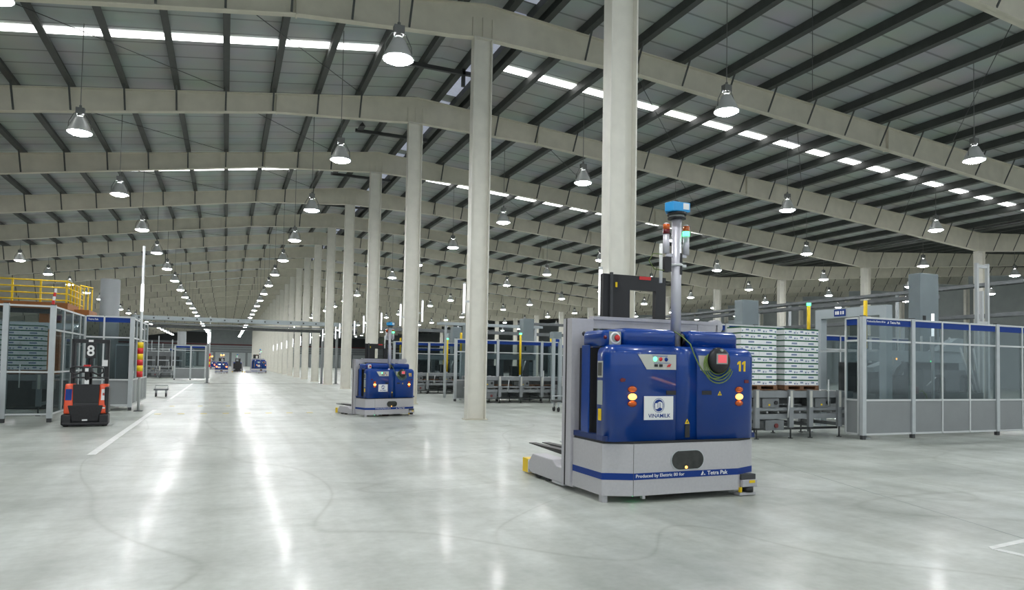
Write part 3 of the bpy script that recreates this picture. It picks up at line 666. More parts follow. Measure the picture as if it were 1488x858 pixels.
def front_lights(a):
    # this one faces us with its red-orange lamps lit
    for x in (-0.85, 0.85):
        MB().lathe([(0.0, -0.05), (0.13, -0.04), (0.15, 0.0)], (x, -0.02, 1.25), 14, 'y').build('head_light', 'red_on', a)
    MB().box(-0.45, -0.2, -0.03, 0.0, 1.66, 1.78).box(0.2, 0.45, -0.03, 0.0, 1.66, 1.78).build('front_indicator', 'white_on', a)
    MB().lathe([(0.0, -0.1), (0.11, -0.06), (0.13, 0.0)], (-0.15, 0.25, 3.45), 12, 'y').build('warning_beacon', 'amber_on', a)
    MB().lathe([(0.0, -0.1), (0.11, -0.06), (0.13, 0.0)], (0.3, 0.25, 3.45), 12, 'y').build('warning_beacon', 'amber_on', a)
a = agv_copy('distant automated forklift driving toward us with red-orange lamps lit', (-0.45, 92.8, 0), R(-1), 0.66); front_lights(a)
a = agv_copy('farthest blue forklift, half hidden behind the one with lit lamps', (-2.3, 128.0, 0), R(0), 0.66); front_lights(a)
agv_copy('distant forklift seen from its dark fork side, yellow feet toward us', (1.55, 104.5, 0), R(180), 0.66)

# ================================================================== RED STACKER
def stacker():
    t = thing('pallet_stacker', 'orange-red pedestrian stacker numbered 8 with black mast, beside the left cell', 'forklift', (-3.04, 19.0, 0), R(3))
    me = MB().prism([(0.0, 0.06), (0.0, 0.50), (0.10, 0.98), (0.55, 0.98), (0.55, 0.06)], 'x', -0.36, 0.36).mesh('body', 'black'); bevel_mesh(me, 0.03); b = put('body', me, t)
    for s in (-1, 1):
        x0, x1 = sorted((s * 0.44, s * 0.26))
        me = MB().prism([(-0.02, 0.30), (-0.02, 0.48), (0.085, 0.96), (0.14, 1.0), (0.50, 1.0), (0.50, 0.30)], 'x', x0, x1).mesh('side_cover', 'orange'); bevel_mesh(me, 0.025, 3, lambda e: e.calc_face_angle(0) > 0.4); put('side_cover', me, t)
        x0, x1 = sorted((s * 0.48, s * 0.28))
        MB().box(x0, x1, -0.10, 0.34, 0.035, 0.29).build('stabiliser_housing', 'black', t, bevel=0.03)
        MB().cyl((s * 0.40 - 0.05, 0.08, 0.075), (s * 0.40 + 0.05, 0.08, 0.075), 0.075, 14).build('caster_wheel', 'rubber', t)
        MB().box(*sorted((s * 0.40, s * 0.35)), 0.62, 0.74, 0.08, 2.07).build('mast_upright', 'black', t)
        MB().box(*sorted((s * 0.345, s * 0.31)), 0.66, 0.72, 0.3, 1.98).build('mast_upright', 'dark_steel', t)
    me = MB().prism([(-0.36, 0.50), (0.36, 0.50), (0.27, 0.12), (-0.27, 0.12)], 'y', -0.05, 0.02).mesh('front_panel', 'rubber'); bevel_mesh(me, 0.015); put('front_panel', me, t)
    me = MB().prism([(-0.27, 0.99), (0.27, 0.99), (0.26, 0.56), (-0.26, 0.56)], 'y', 0.0, 0.06).mesh('front_panel', 'black'); put('front_panel', me, t)
    MB().box(-0.46, 0.46, -0.12, 0.3, 0.03, 0.10).build('bumper', 'black', t, bevel=0.02)
    MB().box(-0.40, 0.40, 0.62, 0.74, 1.99, 2.085).build('mast_crossbar', 'black', t)
    MB().box(-0.40, 0.40, 0.60, 0.70, 1.12, 1.16).build('mast_crossbar', 'dark_steel', t)
    MB().box(-0.38, 0.38, 0.60, 0.70, 1.40, 1.425).build('mast_crossbar', 'dark_steel', t)
    MB().cyl((0, 0.68, 0.95), (0, 0.68, 1.99), 0.05, 12).build('lift_cylinder', 'black', t)
    MB().box(-0.05, 0.05, 0.60, 0.619, 2.02, 2.07).build('mast_tag', 'white', t)
    o = put('numeral', text_mesh('8', 0.16, 0.27, 'white', bold=0.02), t, (-0.08, 0.60, 1.67)); o['label'] = 'white number 8'
    MB().box(-0.11, 0.11, 0.612, 0.625, 1.62, 1.985).build('number_board', 'black', t)
    # tiller
    ti = MB().tube([(0, 0.10, 0.97), (0, 0.06, 1.15), (0, 0.03, 1.32)], 0.045, 10).build('tiller_arm', 'black', t)
    me = MB().box(-0.10, 0.10, -0.03, 0.09, 1.27, 1.42).mesh('tiller_head', 'black'); bevel_mesh(me, 0.02); put('tiller_head', me, ti)
    for s in (-1, 1):
        MB().tube([(s * 0.09, 0.03, 1.40), (s * 0.24, 0.03, 1.415), (s * 0.335, 0.03, 1.37), (s * 0.335, 0.03, 1.29), (s * 0.24, 0.03, 1.225), (s * 0.10, 0.03, 1.29)], 0.022, 8).build('handle_loop', 'black', ti)
    MB().box(-0.07, 0.07, -0.02, 0.07, 1.421, 1.46).build('reverse_button', 'red', ti)
    MB().box(-0.035, 0.035, -0.036, -0.031, 1.30, 1.38).build('tiller_label', 'white', ti)
    MB().box(-0.045, 0.045, 0.03, 0.05, 1.00, 1.10).build('tiller_label', 'white', ti)
    def cov(x0, x1, z0, z1, m, nm):
        yy = lambda z: -0.02 + (z - 0.48) / 0.48 * 0.105 - 0.004
        MB().prism([(yy(z0), z0), (yy(z1), z1), (yy(z1) - 0.004, z1), (yy(z0) - 0.004, z0)], 'x', x0, x1).build(nm, m, t)
    cov(-0.42, -0.29, 0.62, 0.88, 'band_blue', 'blue_label'); cov(0.31, 0.40, 0.62, 0.88, 'white', 'white_label'); cov(0.335, 0.375, 0.73, 0.79, 'red', 'label_mark')
    MB().box(0.32, 0.40, -0.024, -0.021, 0.42, 0.45).build('white_label', 'white', t); MB().box(-0.06, 0.05, -0.053, -0.051, 0.135, 0.17).build('white_label', 'white', t)
    o = MB().box(0.38, 0.47, -0.02, 0.44, 0.30, 0.94).build('side_shield', 'black', t, bevel=0.03)
    MB().box(0.26, 0.37, 0.598, 0.61, 1.43, 1.58).build('paper_sheet', 'white', t)
    for x in (-0.27, 0.14): MB().box(x, x + 0.15, 0.76, 1.85, 0.05, 0.10).build('fork', 'dark_steel', t)
    return t
stacker()

# ================================================================== GUARD FENCES
def fence_run(t, org, ax, cuts, posts, H=2.93, zs=(0.12, 0.94, 2.38), band=True, low=True, text=None, z_foot=0.0, side=-1, solid='panel'):
    """posts and mullions stand at the distances in cuts (posts = the thick ones); ax 'x' or 'y'; part by part"""
    ox, oy = org
    def B(name, m, a0, a1, w0, w1, z0, z1):
        if ax == 'x': b = MB().box(ox + a0, ox + a1, oy + w0, oy + w1, z0, z1)
        else: b = MB().box(ox + w0, ox + w1, oy + a0, oy + a1, z0, z1)
        return b.build(name, m, t)
    for c in cuts:
        if c in posts:
            B('post', 'alu', c - 0.06, c + 0.06, -0.05, 0.05, z_foot + 0.1, H + 0.03); B('post_foot', 'dark_steel', c - 0.05, c + 0.05, -0.04, 0.04, z_foot, z_foot + 0.099)
            B('post_cap', 'black', c - 0.055, c + 0.055, -0.045, 0.045, H + 0.031, H + 0.05)
        else: B('mullion', 'alu_light', c - 0.022, c + 0.022, -0.03, 0.03, zs[0], H)
    hw = lambda c: 0.061 if c in posts else 0.023
    for a, b in zip(cuts, cuts[1:]):
        l, r = a + hw(a), b - hw(b)
        rails = sorted(set(list(zs) + [H]))
        for z in rails: B('rail', 'alu_light', l, r, -0.026, 0.026, z - 0.022, z + 0.022)
        for z0, z1 in zip(rails, rails[1:]):
            top = z1
            if z1 == H and band:
                B('blue_band', 'band_blue', l, r, -0.012, 0.012, H - 0.17, H - 0.023); top = H - 0.147
            if z0 == zs[0] and low: B('lower_panel', solid, l, r, -0.01, 0.01, z0 + 0.023, z1 - 0.023)
            else: B('pane', 'pane', l, r, -0.004, 0.004, z0 + 0.023, top - 0.023)
# right-hand cell
fr = thing('guard_fence', 'long glazed aluminium guard fence with grey lower panels, at the right edge', 'fence', (14.14, 12.03, 0))
fence_run(fr, (0, 0), 'x', [0, 1.69, 2.77, 3.82, 4.92, 5.97, 7.02, 8.12], [0, 1.69, 4.92, 8.12])
fence_run(fr, (0, 0.061), 'y', [0.05, 0.42], [])
o = put('lettering', text_mesh('Produced by Elettric 80 for', 0.62, 0.06, 'white', bold=0.01), fr, (0.13, -0.014, 2.815))
o = put('lettering', text_mesh('Tetra Pak', 0.36, 0.06, 'white', bold=0.02), fr, (0.90, -0.014, 2.815))
MB().prism([(0.81, 2.815), (0.85, 2.815), (0.86, 2.84), (0.848, 2.875)], 'y', -0.015, -0.0125).build('logo_mark', 'white', fr)

# ------------------------------------------------------------------ palletiser machine inside the right cell
def towerbox(x, y, w, d, h, label, z0=0.0):
    t = thing('cabinet_tower', label, 'machine', (x, y, 0))
    me = MB().box(0, w, 0, d, 0.05, h).mesh('cabinet', 'tower'); bevel_mesh(me, 0.02); put('cabinet', me, t)
    MB().box(0.02, w - 0.02, 0.02, d - 0.02, 0, 0.049).build('plinth', 'dark_steel', t)
    MB().box(w * 0.12, w * 0.28, -0.012, -0.001, h - 1.55, h - 1.35).build('inspection_hole', 'black', t)
    MB().box(w * 0.60, w * 0.88, -0.012, -0.001, h - 2.1, h - 1.7).build('vent_grille', 'vent', t)
    MB().box(0.0, w, -0.006, -0.001, h - 2.55, h - 2.53).build('panel_joint', 'vent', t)
    return t
towerbox(20.12, 15.0, 0.84, 0.42, 4.78, 'tall blue-grey cabinet tower rising above the right guard fence')
pt = thing('portal_frame', 'grey steel portal frame standing over the conveyor, beside the right fence', 'frame', (16.5, 13.2, 0))
MB().box(-0.11, 0.11, 0, 0.22, 0, 3.18).build('post', 'panel_light', pt); MB().box(-0.11, 0.11, 2.2, 2.42, 0, 3.18).build('post', 'panel_light', pt)
MB().box(-0.11, 0.11, 0, 2.42, 3.181, 3.45).build('beam', 'panel_light', pt)
sg = MB().box(-0.125, -0.111, 1.32, 1.72, 3.22, 3.42).build('sign_plate', 'band_blue', pt)
m = MB()
for i, w in enumerate((0.05, 0.04, 0.07, 0.05)): m.box(-0.13, -0.1255, 1.37 + i * 0.085, 1.37 + i * 0.085 + w, 3.27, 3.37)
m.build('sign_print', 'white', sg)
MB().box(-0.16, -0.112, 0.24, 2.18, 2.18, 2.24).build('rail', 'alu', pt)
pm = thing('palletising_machine', 'large grey palletising machine behind the panes of the right fence', 'machine', (17.0, 13.6, 0))
def pmx(name, m, *b): return MB().box(*b).build(name, m, pm)
pmx('base_cabinet', 'mach_grey', -0.2, 1.2, 0.3, 1.6, 0.05, 1.0); pmx('base_cabinet', 'mach_grey', 1.8, 4.4, 0.3, 1.3, 0.05, 1.05)
pmx('gantry_beam', 'panel_light', 0.2, 4.4, 0.9, 1.25, 1.95, 2.28); pmx('gantry_post', 'panel_light', 1.25, 1.65, 0.85, 1.3, 0.05, 1.94)
pmx('gantry_post', 'panel_light', 4.1, 4.4, 0.85, 1.3, 1.06, 1.94)
MB().prism([(2.0, 1.06), (2.0, 1.72), (4.38, 1.72), (4.38, 1.06), (4.2, 1.06), (4.2, 1.45), (4.05, 1.58), (3.75, 1.58), (3.6, 1.45), (3.6, 1.06), (3.0, 1.06), (3.0, 1.45), (2.85, 1.58), (2.6, 1.58), (2.45, 1.45), (2.45, 1.06)], 'y', 0.5, 0.75).build('arched_frame', 'mach_grey', pm)
MB().prism([(-0.4, 1.75), (0.6, 2.05), (0.75, 1.9), (0.5, 1.72), (-0.3, 1.62)], 'y', 0.2, 0.5).build('swing_arm', 'panel_light', pm)
MB().prism([(0.3, 1.0), (0.5, 1.0), (1.1, 1.9), (0.95, 1.95)], 'y', 0.3, 0.42).build('swing_arm', 'mach_grey', pm)
MB().prism([(3.0, 2.29), (3.5, 2.5), (4.0, 2.72), (4.25, 2.7), (4.2, 2.29)], 'y', 0.8, 1.1).build('hopper', 'panel_light', pm)
pmx('drive_unit', 'mach_dark', 0.35, 0.95, 0.1, 0.28, 1.0, 1.55); pmx('drive_unit', 'mach_dark', 0.1, 0.5, 0.35, 0.7, 1.01, 1.4); pmx('drive_unit', 'mach_dark', 2.7, 3.4, 0.8, 1.2, 1.06, 1.7)
pmx('machine_housing', 'mach_grey', 1.25, 4.38, 1.26, 1.38, 0.05, 1.94) ; pmx('hood_panel', 'mach_dark', -0.3, 1.2, 1.35, 1.45, 1.01, 1.9); pmx('red_motor', 'wallred', 1.05, 1.3, 0.1, 0.28, 1.02, 1.22); MB().tube([(1.3, 0.15, 1.05), (1.5, 0.15, 1.12), (1.65, 0.15, 1.0), (1.7, 0.15, 0.85)], 0.02, 6).build('hose', 'cable', pm)
pmx('control_box', 'beige', -0.05, 0.14, -0.02, 0.08, 1.86, 2.06); MB().lathe([(0, -0.02), (0.03, 0)], (0.28, 0.0, 2.0), 10, 'y').build('indicator_light', 'amber_on', pm)
MB().lathe([(0, -0.02), (0.025, 0)], (2.9, 0.895, 1.98), 10, 'y').build('indicator_light', 'green_on', pm)
for i in range(5): MB().cyl((2.2 + i * 0.42, 1.0, 2.29), (2.2 + i * 0.42, 1.0, 2.75), 0.03, 8).build('guide_rod', 'alu_light', pm)
MB().cyl((1.75, 0.2, 1.25), (2.15, 0.2, 1.5), 0.018, 8).build('guide_rod', 'white', pm)
for i in range(3): MB().cyl((4.0 + i * 0.15, 0.35, 1.06), (3.5 + i * 0.3, 0.4, 2.4), 0.03, 8).build('guide_rod', 'alu_light', pm)
# back fence of that cell with its blue band, seen through the front panes
fb = thing('guard_fence', 'rear guard fence with blue band, seen through the right cell', 'fence', (15.6, 17.6, 0))
fence_run(fb, (0, 0), 'x', [0, 1.2, 2.6, 4.0, 5.4, 6.8, 8.2], [0, 2.6, 5.4, 8.2], H=2.85)
# far tall profiles and the yellow poles
fp = thing('profile_frame', 'tall thin aluminium profile frame above the fence at right', 'frame', (21.6, 14.2, 0))
for x, y, h in ((0, 0, 5.1), (0.5, 0, 5.1), (0.85, 0.4, 4.3)): MB().box(x, x + 0.09, y, y + 0.09, 0, h).build('post', 'alu_light', fp)
MB().box(0.091, 0.499, 0.01, 0.08, 4.95, 5.05).build('rail', 'alu_light', fp); MB().box(0.091, 0.499, 0.01, 0.08, 3.2, 3.27).build('rail', 'alu_light', fp)
def pole(x, y, z0, z1, zy, label, lit=False, r=0.045):
    t = thing('signal_pole', label, 'pole', (x, y, 0))
    if z0 <= zy: MB().cyl((0, 0, z0), (0, 0, zy), r * 0.9, 10).build('pole', 'alu', t); MB().box(-0.08, 0.08, -0.08, 0.08, 0, 0.02).build('foot', 'alu', t)
    MB().cyl((0, 0, zy + 0.001), (0, 0, z1), r, 12).build('yellow_sleeve', 'yellow', t)
    if lit: MB().cyl((0, 0, z1 + 0.001), (0, 0, z1 + 0.07), r * 1.2, 12).build('signal_light', 'green_on', t)
    return t
pole(14.45, 12.22, 0.02, 3.37, 2.2, 'yellow sleeved pole at the corner post of the right fence')
pole(14.4, 13.95, 0.02, 3.37, 2.2, 'yellow pole with green light behind the white cartons', True)
tl = thing('tube_lamp', 'short upright tube lamp on a post above the right guard fence', 'lamp', (18.2, 13.2, 0))
MB().box(-0.03, 0.03, -0.03, 0.03, 0, 2.65).build('post', 'alu', tl); MB().cyl((0, 0, 2.651), (0, 0, 3.28), 0.035, 10).build('tube', 'tube', tl)

# ------------------------------------------------------------------ conveyors
def conveyor(x, y, L, D, label, ztop_=1.14, legs=(0.3, 1.34, 1.96, 2.91), group='roller conveyors', deep=True, rot=0):
    t = thing('roller_conveyor', label, 'conveyor', (x, y, 0), rot, group)
    for yy in (0.0, D - 0.06):
        MB().box(0, L, yy, yy + 0.06, ztop_ - 0.17, ztop_ - 0.01).build('side_rail', 'conv', t)
        if deep:
            MB().box(0, L, yy + 0.005, yy + 0.055, 0.66, 0.73).build('lower_rail', 'conv', t)
            MB().box(0, L, yy + 0.005, yy + 0.055, 0.46, 0.58).build('lower_rail', 'conv', t)
    for lx in legs:
        MB().box(lx, lx + 0.13, -0.075, -0.002, 0.26, ztop_ + 0.02).build('leg', 'conv', t)
        MB().box(lx + 0.03, lx + 0.10, -0.078, -0.0755, ztop_ - 0.40, ztop_ + 0.0).build('leg_strip', 'beige', t)
        MB().box(lx, lx + 0.13, D + 0.002, D + 0.075, 0.26, ztop_ + 0.02).build('leg', 'conv', t)
        for yy in (-0.04, D + 0.04):
            MB().cyl((lx + 0.065, yy, 0.015), (lx + 0.065, yy, 0.26), 0.02, 8).cyl((lx + 0.065, yy, 0), (lx + 0.065, yy, 0.015), 0.06, 10).build('foot', 'mach_dark', t)
        MB().box(lx + 0.02, lx + 0.11, 0.001, D - 0.001, 0.28, 0.36).build('cross_member', 'mach_grey', t)
    n = int(L / 0.17)
    me = MB().cyl((0, 0.062, ztop_ - 0.035), (0, D - 0.062, ztop_ - 0.035), 0.034, 8).mesh('roller', 'roller')
    for i in range(n): put('roller', me, t, (0.1 + i * 0.17, 0, 0))
    if deep:
        me = MB().cyl((0, 0.06, 0.62), (0, D - 0.06, 0.62), 0.03, 6).mesh('roller', 'roller')
        for i in range(n // 2): put('roller', me, t, (0.1 + i * 0.34, 0, 0))
    for mx in (0.55, 2.2 if L > 3 else L - 0.5):
        MB().box(mx, mx + 0.5, -0.03, 0.25, 0.74, 0.95).build('motor_box', 'mach_grey', t)
        MB().cyl((mx + 0.4, -0.031, 0.85), (mx + 0.4, -0.06, 0.85), 0.05, 12).build('motor_cover', 'black', t)
        MB().box(mx - 0.2, mx - 0.001, 0.0, 0.2, 0.76, 0.93).build('motor', 'mach_dark', t)
        MB().box(mx + 0.18, mx + 0.23, -0.034, -0.0305, 0.78, 0.82).build('yellow_label', 'yellow', t)
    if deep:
        MB().box(0.05, L - 0.05, 0.32, D - 0.2, 0.585, 0.60).build('shade_tray', 'mach_dark', t); MB().box(0.1, L - 0.1, 0.30, 0.315, 0.80, 0.965).build('shade_plate', 'mach_dark', t)  # dark plates added to stand in for the shadow band below the rollers
    MB().box(0.62, 1.18, -0.06, 0.3, 0.20, 0.44).build('gear_housing', 'mach_grey', t)
    MB().cyl((0.93, -0.061, 0.31), (0.93, -0.09, 0.31), 0.055, 12).build('motor_cover', 'wallred', t)
    MB().box(0.35, 0.61, -0.02, 0.28, 0.24, 0.42).build('motor', 'mach_dark', t)
    MB().box(0.3, L - 0.2, 0.30, 0.42, 0.17, 0.22).build('cable_duct', 'mach_dark', t)
    MB().cyl((L * 0.36, -0.10, 0.5), (L * 0.375, -0.10, 1.0), 0.017, 8).build('sensor_rod', 'alu_light', t); MB().cyl((L * 0.73, -0.10, 0.78), (L * 0.73, -0.10, 1.42), 0.017, 8).build('sensor_rod', 'alu_light', t)
    return t
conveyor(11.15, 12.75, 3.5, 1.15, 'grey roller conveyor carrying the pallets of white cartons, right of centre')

# pallets with cartons
def pallet(x, y, z, w, d, label, group='wooden pallets under cartons'):
    t = thing('wooden_pallet', label, 'pallet', (x, y, z), 0, group)
    for i in range(4): MB().box(0, w, d * i / 4 + 0.01, d * i / 4 + d / 4 - 0.03, 0.095, 0.12).build('deck_board', 'wood', t)
    for i in range(3): MB().box(i * (w - 0.12) / 2, i * (w - 0.12) / 2 + 0.12, 0.01, d - 0.03, 0.02, 0.094).build('block', 'wood', t)
    for i in range(3): MB().box(0, w, (d - 0.14) * i / 2, (d - 0.14) * i / 2 + 0.1, 0.0, 0.019).build('bottom_board', 'wood', t)
    return t
CH = 0.138
def carton_kit(w, short):
    body = MB().box(0, w - 0.006, 0, 0.5, 0.001, CH - 0.033).mesh('carton', 'carton')
    band = MB().box(-0.002, w - 0.004, -0.003, 0.502, CH - 0.032, CH - 0.001).mesh('green_lid_edge', 'carton_green')
    p = MB()
    if short: p.box(w * 0.36, w * 0.62, -0.003, -0.0005, 0.045, 0.085); p.box(w * 0.82, w * 0.94, -0.003, -0.0005, 0.02, 0.06); p.box(w * 0.05, w * 0.13, -0.003, -0.0005, 0.02, 0.055)
    else: p.box(w * 0.40, w * 0.72, -0.003, -0.0005, 0.035, 0.075)
    return body, band, p.mesh('printed_mark', 'carton_print')
KIT = {3: carton_kit(1.08 / 3, True), 2: carton_kit(1.08 / 2, False)}
LAY = ['bottom', 'second', 'third', 'fourth', 'fifth', 'sixth', 'seventh', 'eighth', 'ninth', 'top']
def stack(x, y, z, n, where, group, sc=1.0):
    for i in range(n):
        k = 3 if i % 2 == 0 else 2
        if i == n - 1: k = 3
        for j in range(k):
            w = 1.08 / k
            pos = (['left', 'middle', 'right'] if k == 3 else ['left', 'right'])[j]
            o = put('milk_carton', KIT[k][0], None, (x + (j * w + random.uniform(-0.002, 0.002)) * sc, y + random.uniform(-0.008, 0.008), z + i * CH * sc), 0, (sc, 1, sc))
            lay = 'top layer' if i == n - 1 else ('bottom layer' if i == 0 else '%s layer from bottom' % LAY[i])
            tag(o, 'white carton, %s, %s of %s, %s' % (lay, pos, 'three' if k == 3 else 'two', where), 'carton', group)
            put('green_lid_edge', KIT[k][1], o); put('printed_mark', KIT[k][2], o)
for i, (xs_, nm, wh) in enumerate(((12.49, 'right pallet', 'stack nearest the portal'), (11.16, 'middle pallet', 'stack left of that'), (10.07, 'left pallet', 'leftmost stack'))):
    if i < 2: pallet(xs_, 12.83, 1.16 - 0.015, 1.10, 1.0, 'brown wooden pallet under the %s of white cartons on the conveyor' % ('right stack' if i == 0 else 'left stack'))
    if i < 2: stack(xs_ + 0.01, 12.85, 1.266, 10, 'stack %s on conveyor' % ('nearest the portal' if i == 0 else 'left of gap'), 'cartons on the right conveyor')
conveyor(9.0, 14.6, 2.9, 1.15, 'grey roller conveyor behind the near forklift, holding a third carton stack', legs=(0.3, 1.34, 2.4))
pallet(12.0 - 0.15, 14.72, 1.145, 1.10, 1.0, 'brown pallet on the rear conveyor behind the carton stacks') if False else None
pallet(10.75, 14.68, 1.145, 1.10, 1.0, 'brown wooden pallet on the conveyor behind the near forklift')
stack(10.76, 14.7, 1.266, 10, 'rear stack behind the forklift', 'cartons on the rear conveyor')
# guard fence returning behind the conveyor, with its blue band
fc = thing('guard_fence', 'glazed guard fence with blue band directly behind the carton stacks', 'fence', (12.6, 16.4, 0))
fence_run(fc, (0, 0), 'x', [0, 1.1, 2.2, 3.3], [0, 1.1, 2.2], H=2.95)
towerbox(17.45, 20.0, 0.75, 0.45, 4.2, 'blue-grey cabinet tower behind the white carton stacks')

# ------------------------------------------------------------------ cells further back, one after the other
def cell(x, y, where, n, tower=True, stackn=0, H=2.75, L=4.6, poles=True):
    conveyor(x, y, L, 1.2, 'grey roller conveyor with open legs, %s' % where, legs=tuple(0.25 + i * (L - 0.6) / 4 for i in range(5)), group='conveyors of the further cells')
    t = thing('guard_fence', 'glazed guard fence with blue band, %s' % where, 'fence', (x - 0.2, y + 1.5, 0), 0, 'fences of the further cells')
    fence_run(t, (0, 0), 'x', [0, 1.0, 2.0, 3.1, 4.2, 5.2], [0, 2.0, 4.2], H=H, zs=(0.12, 0.94, 2.2))
    fence_run(t, (5.26, 0.0), 'y', [0.06, 1.2, 2.4], [], H=H, zs=(0.12, 0.94, 2.2))
    if tower: towerbox(x + 3.6, y + 2.75, 0.55, 0.5, 3.9, 'blue-grey cabinet tower in the cell, %s' % where); towerbox(x + 0.75, y + 3.0, 0.5, 0.5, 3.5, 'shorter cabinet tower in the cell, %s' % where)
    if poles:
        pole(x + 2.85, y + 1.35, 0.02, 3.05, 1.2, 'yellow pole with green light, %s' % where, True, 0.05)
        pole(x + 0.4, y + 2.6, 0.02, 3.1, 2.2, 'short yellow sleeved pole, %s' % where, False, 0.05)
    g = thing('palletising_machine', 'grey machine behind the panes, %s' % where, 'machine', (x + 0.6, y + 1.8, 0), 0, 'machines of the further cells')
    MB().box(0, 3.6, 0.2, 0.8, 0.05, 1.1).build('base_cabinet', 'mach_grey', g); MB().box(0.2, 3.4, 0.4, 0.6, 1.9, 2.15).build('gantry_beam', 'panel_light', g)
    for xx in (0.4, 1.6, 2.9): MB().box(xx, xx + 0.18, 0.4, 0.58, 1.101, 1.899).build('gantry_post', 'mach_grey', g)
    for xx in (0.8, 2.1): MB().box(xx, xx + 0.5, 0.15, 0.5, 1.101, 1.6).build('drive_unit', 'mach_dark', g)
    for xx in (1.2, 2.6): MB().cyl((xx, 0.3, 1.101), (xx + 0.25, 0.3, 1.85), 0.035, 8).build('guide_rod', 'alu_light', g)
cell(9.6, 27.6, 'just right of the second central column', 0)
for k_, (px_, py_) in enumerate(((10.9, 27.95), (12.6, 27.95), (10.1, 36.95), (11.7, 36.95))):
    pallet(px_, py_, 0.655, 1.1, 0.8, 'empty wooden pallet on the lower level of the conveyor, %s' % ('second central column, left', 'second central column, right', 'third central column, left', 'third central column, right')[k_])
pf = thing('portal_frame', 'slim grey portal with two posts between the two nearer conveyors', 'frame', (13.45, 27.2, 0))
for xx in (-0.2, 0.12): MB().box(xx, xx + 0.13, 0, 0.13, 0, 2.85).build('post', 'panel_light', pf)
MB().box(-0.07, 0.119, 0.01, 0.12, 2.7, 2.82).build('beam', 'band_blue', pf)
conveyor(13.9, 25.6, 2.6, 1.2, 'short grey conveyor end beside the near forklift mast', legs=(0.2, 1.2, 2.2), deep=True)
cell(8.9, 36.6, 'beyond the third central column', 1, H=2.85)
cell(15.6, 30.5, 'right behind the near forklift mast', 2)
cell(11.4, 45.5, 'far beyond the third central column', 3)
cell(18.0, 22.5, 'behind the right carton stacks', 4, poles=False)
cell(20.5, 36.0, 'in the depth right of the forklift mast', 5)
cell(24.5, 27.5, 'in the depth above the carton stacks', 6, poles=False)
# orange beacon beside the mast, little trolley
bc = thing('signal_pole', 'grey post with an orange and red beacon beside the forklift mast', 'pole', (6.78, 13.2, 0))
MB().cyl((0, 0, 0), (0, 0, 2.15), 0.03, 10).build('pole', 'alu', bc); MB().cyl((0, 0, 2.151), (0, 0, 2.38), 0.06, 12).build('orange_lens', 'amber', bc); MB().box(-0.1, 0.1, -0.1, 0.1, 0, 0.02).build('foot', 'alu', bc)
bpy.data.objects.remove(bc) if False else None
def trolley(x, y, label, w=0.7, m='mach_grey', z=0.3):
    t = thing('hand_trolley', label, 'trolley', (x, y, 0))
    MB().box(-w / 2, w / 2, -0.25, 0.25, z, z + 0.06).build('deck', m, t)
    for sx in (-1, 1):
        for sy in (-1, 1):
            MB().cyl((sx * (w / 2 - 0.08) - 0.02, sy * 0.18, 0.09), (sx * (w / 2 - 0.08) + 0.02, sy * 0.18, 0.09), 0.09, 12).build('caster_wheel', 'rubber', t)
            MB().box(sx * (w / 2 - 0.08) - 0.03, sx * (w / 2 - 0.08) + 0.03, sy * 0.18 - 0.02, sy * 0.18 + 0.02, 0.14, z - 0.001).build('caster_fork', 'alu', t)
    MB().tube([(-w / 2 + 0.03, 0.22, z + 0.061), (-w / 2 + 0.03, 0.22, z + 0.2), (w / 2 - 0.03, 0.22, z + 0.2), (w / 2 - 0.03, 0.22, z + 0.061)], 0.018, 8).build('push_handle', 'alu', t)
    return t
trolley(11.2, 22.2, 'small dark wheeled trolley beside the near forklift mast', 0.6, 'mach_dark', 0.35)
trolley(-2.55, 33.5, 'low white wheeled trolley beyond the striped post', 0.55, 'mach_grey', 0.28)
def pipe(name, label, cat, pts, r, m, hang=None):
    t = thing(name, label, cat, pts[0]); p0 = Vector(pts[0])
    MB().tube([Vector(p) - p0 for p in pts], r, 10).build('pipe', m, t)
    return t
def tray(x0, y0, x1, y1, z, label, w=0.5, h=0.12, m='mach_grey', posts=(), hz=0.0):
    t = thing('cable_tray', label, 'tray', (x0, y0, z)); dx, dy = x1 - x0, y1 - y0
    ax = 'x' if abs(dx) > abs(dy) else 'y'; L = abs(dx) + abs(dy)
    def B(nm, a0, a1, w0, w1, z0, z1, mm): (MB().box(a0, a1, w0, w1, z0, z1) if ax == 'x' else MB().box(w0, w1, a0, a1, z0, z1)).build(nm, mm, t)
    B('side_rail', 0, L, 0, 0.05, 0, h, m); B('side_rail', 0, L, w - 0.05, w, 0, h, m)
    n = int(L / 0.6)
    for i in range(n): B('rung', i * 0.6 + 0.2, i * 0.6 + 0.26, 0.051, w - 0.051, 0.02, 0.06, m)
    for i in range(3): B('pipe', 0.1, L - 0.1, 0.08 + i * 0.12, 0.15 + i * 0.12, 0.061, 0.13, 'alu')
    for p in posts:
        B('post', p, p + 0.1, 0.1, 0.2, -z, -0.001, 'alu')
    return t
tray(22.6, 16.5, 22.6, 44.0, 4.25, 'long overhead tray with pipes running above the right cells', posts=(0.5, 8.5, 16.5, 24.5))
tray(24.4, 12.8, 24.4, 30.0, 3.6, 'lower overhead pipe tray above the right fence', posts=(6.2, 14.5))
tray(26.0, 15.5, 26.0, 40.0, 4.9, 'upper overhead pipe tray at far right', posts=(5.0, 11, 22))
tray(15.0, 34.8, 36.0, 34.8, 3.9, 'crosswise overhead tray behind the near forklift', posts=(0.4, 10, 20))
tray(9.5, 32.0, 15.0, 32.0, 3.55, 'short pale overhead tray above the middle conveyors', m='panel_light', posts=(0.3, 5.1))
tray(9.2, 44.0, 24.0, 44.0, 3.75, 'dark overhead double tray beyond the third column', posts=(0.3, 7, 14.4), h=0.2)
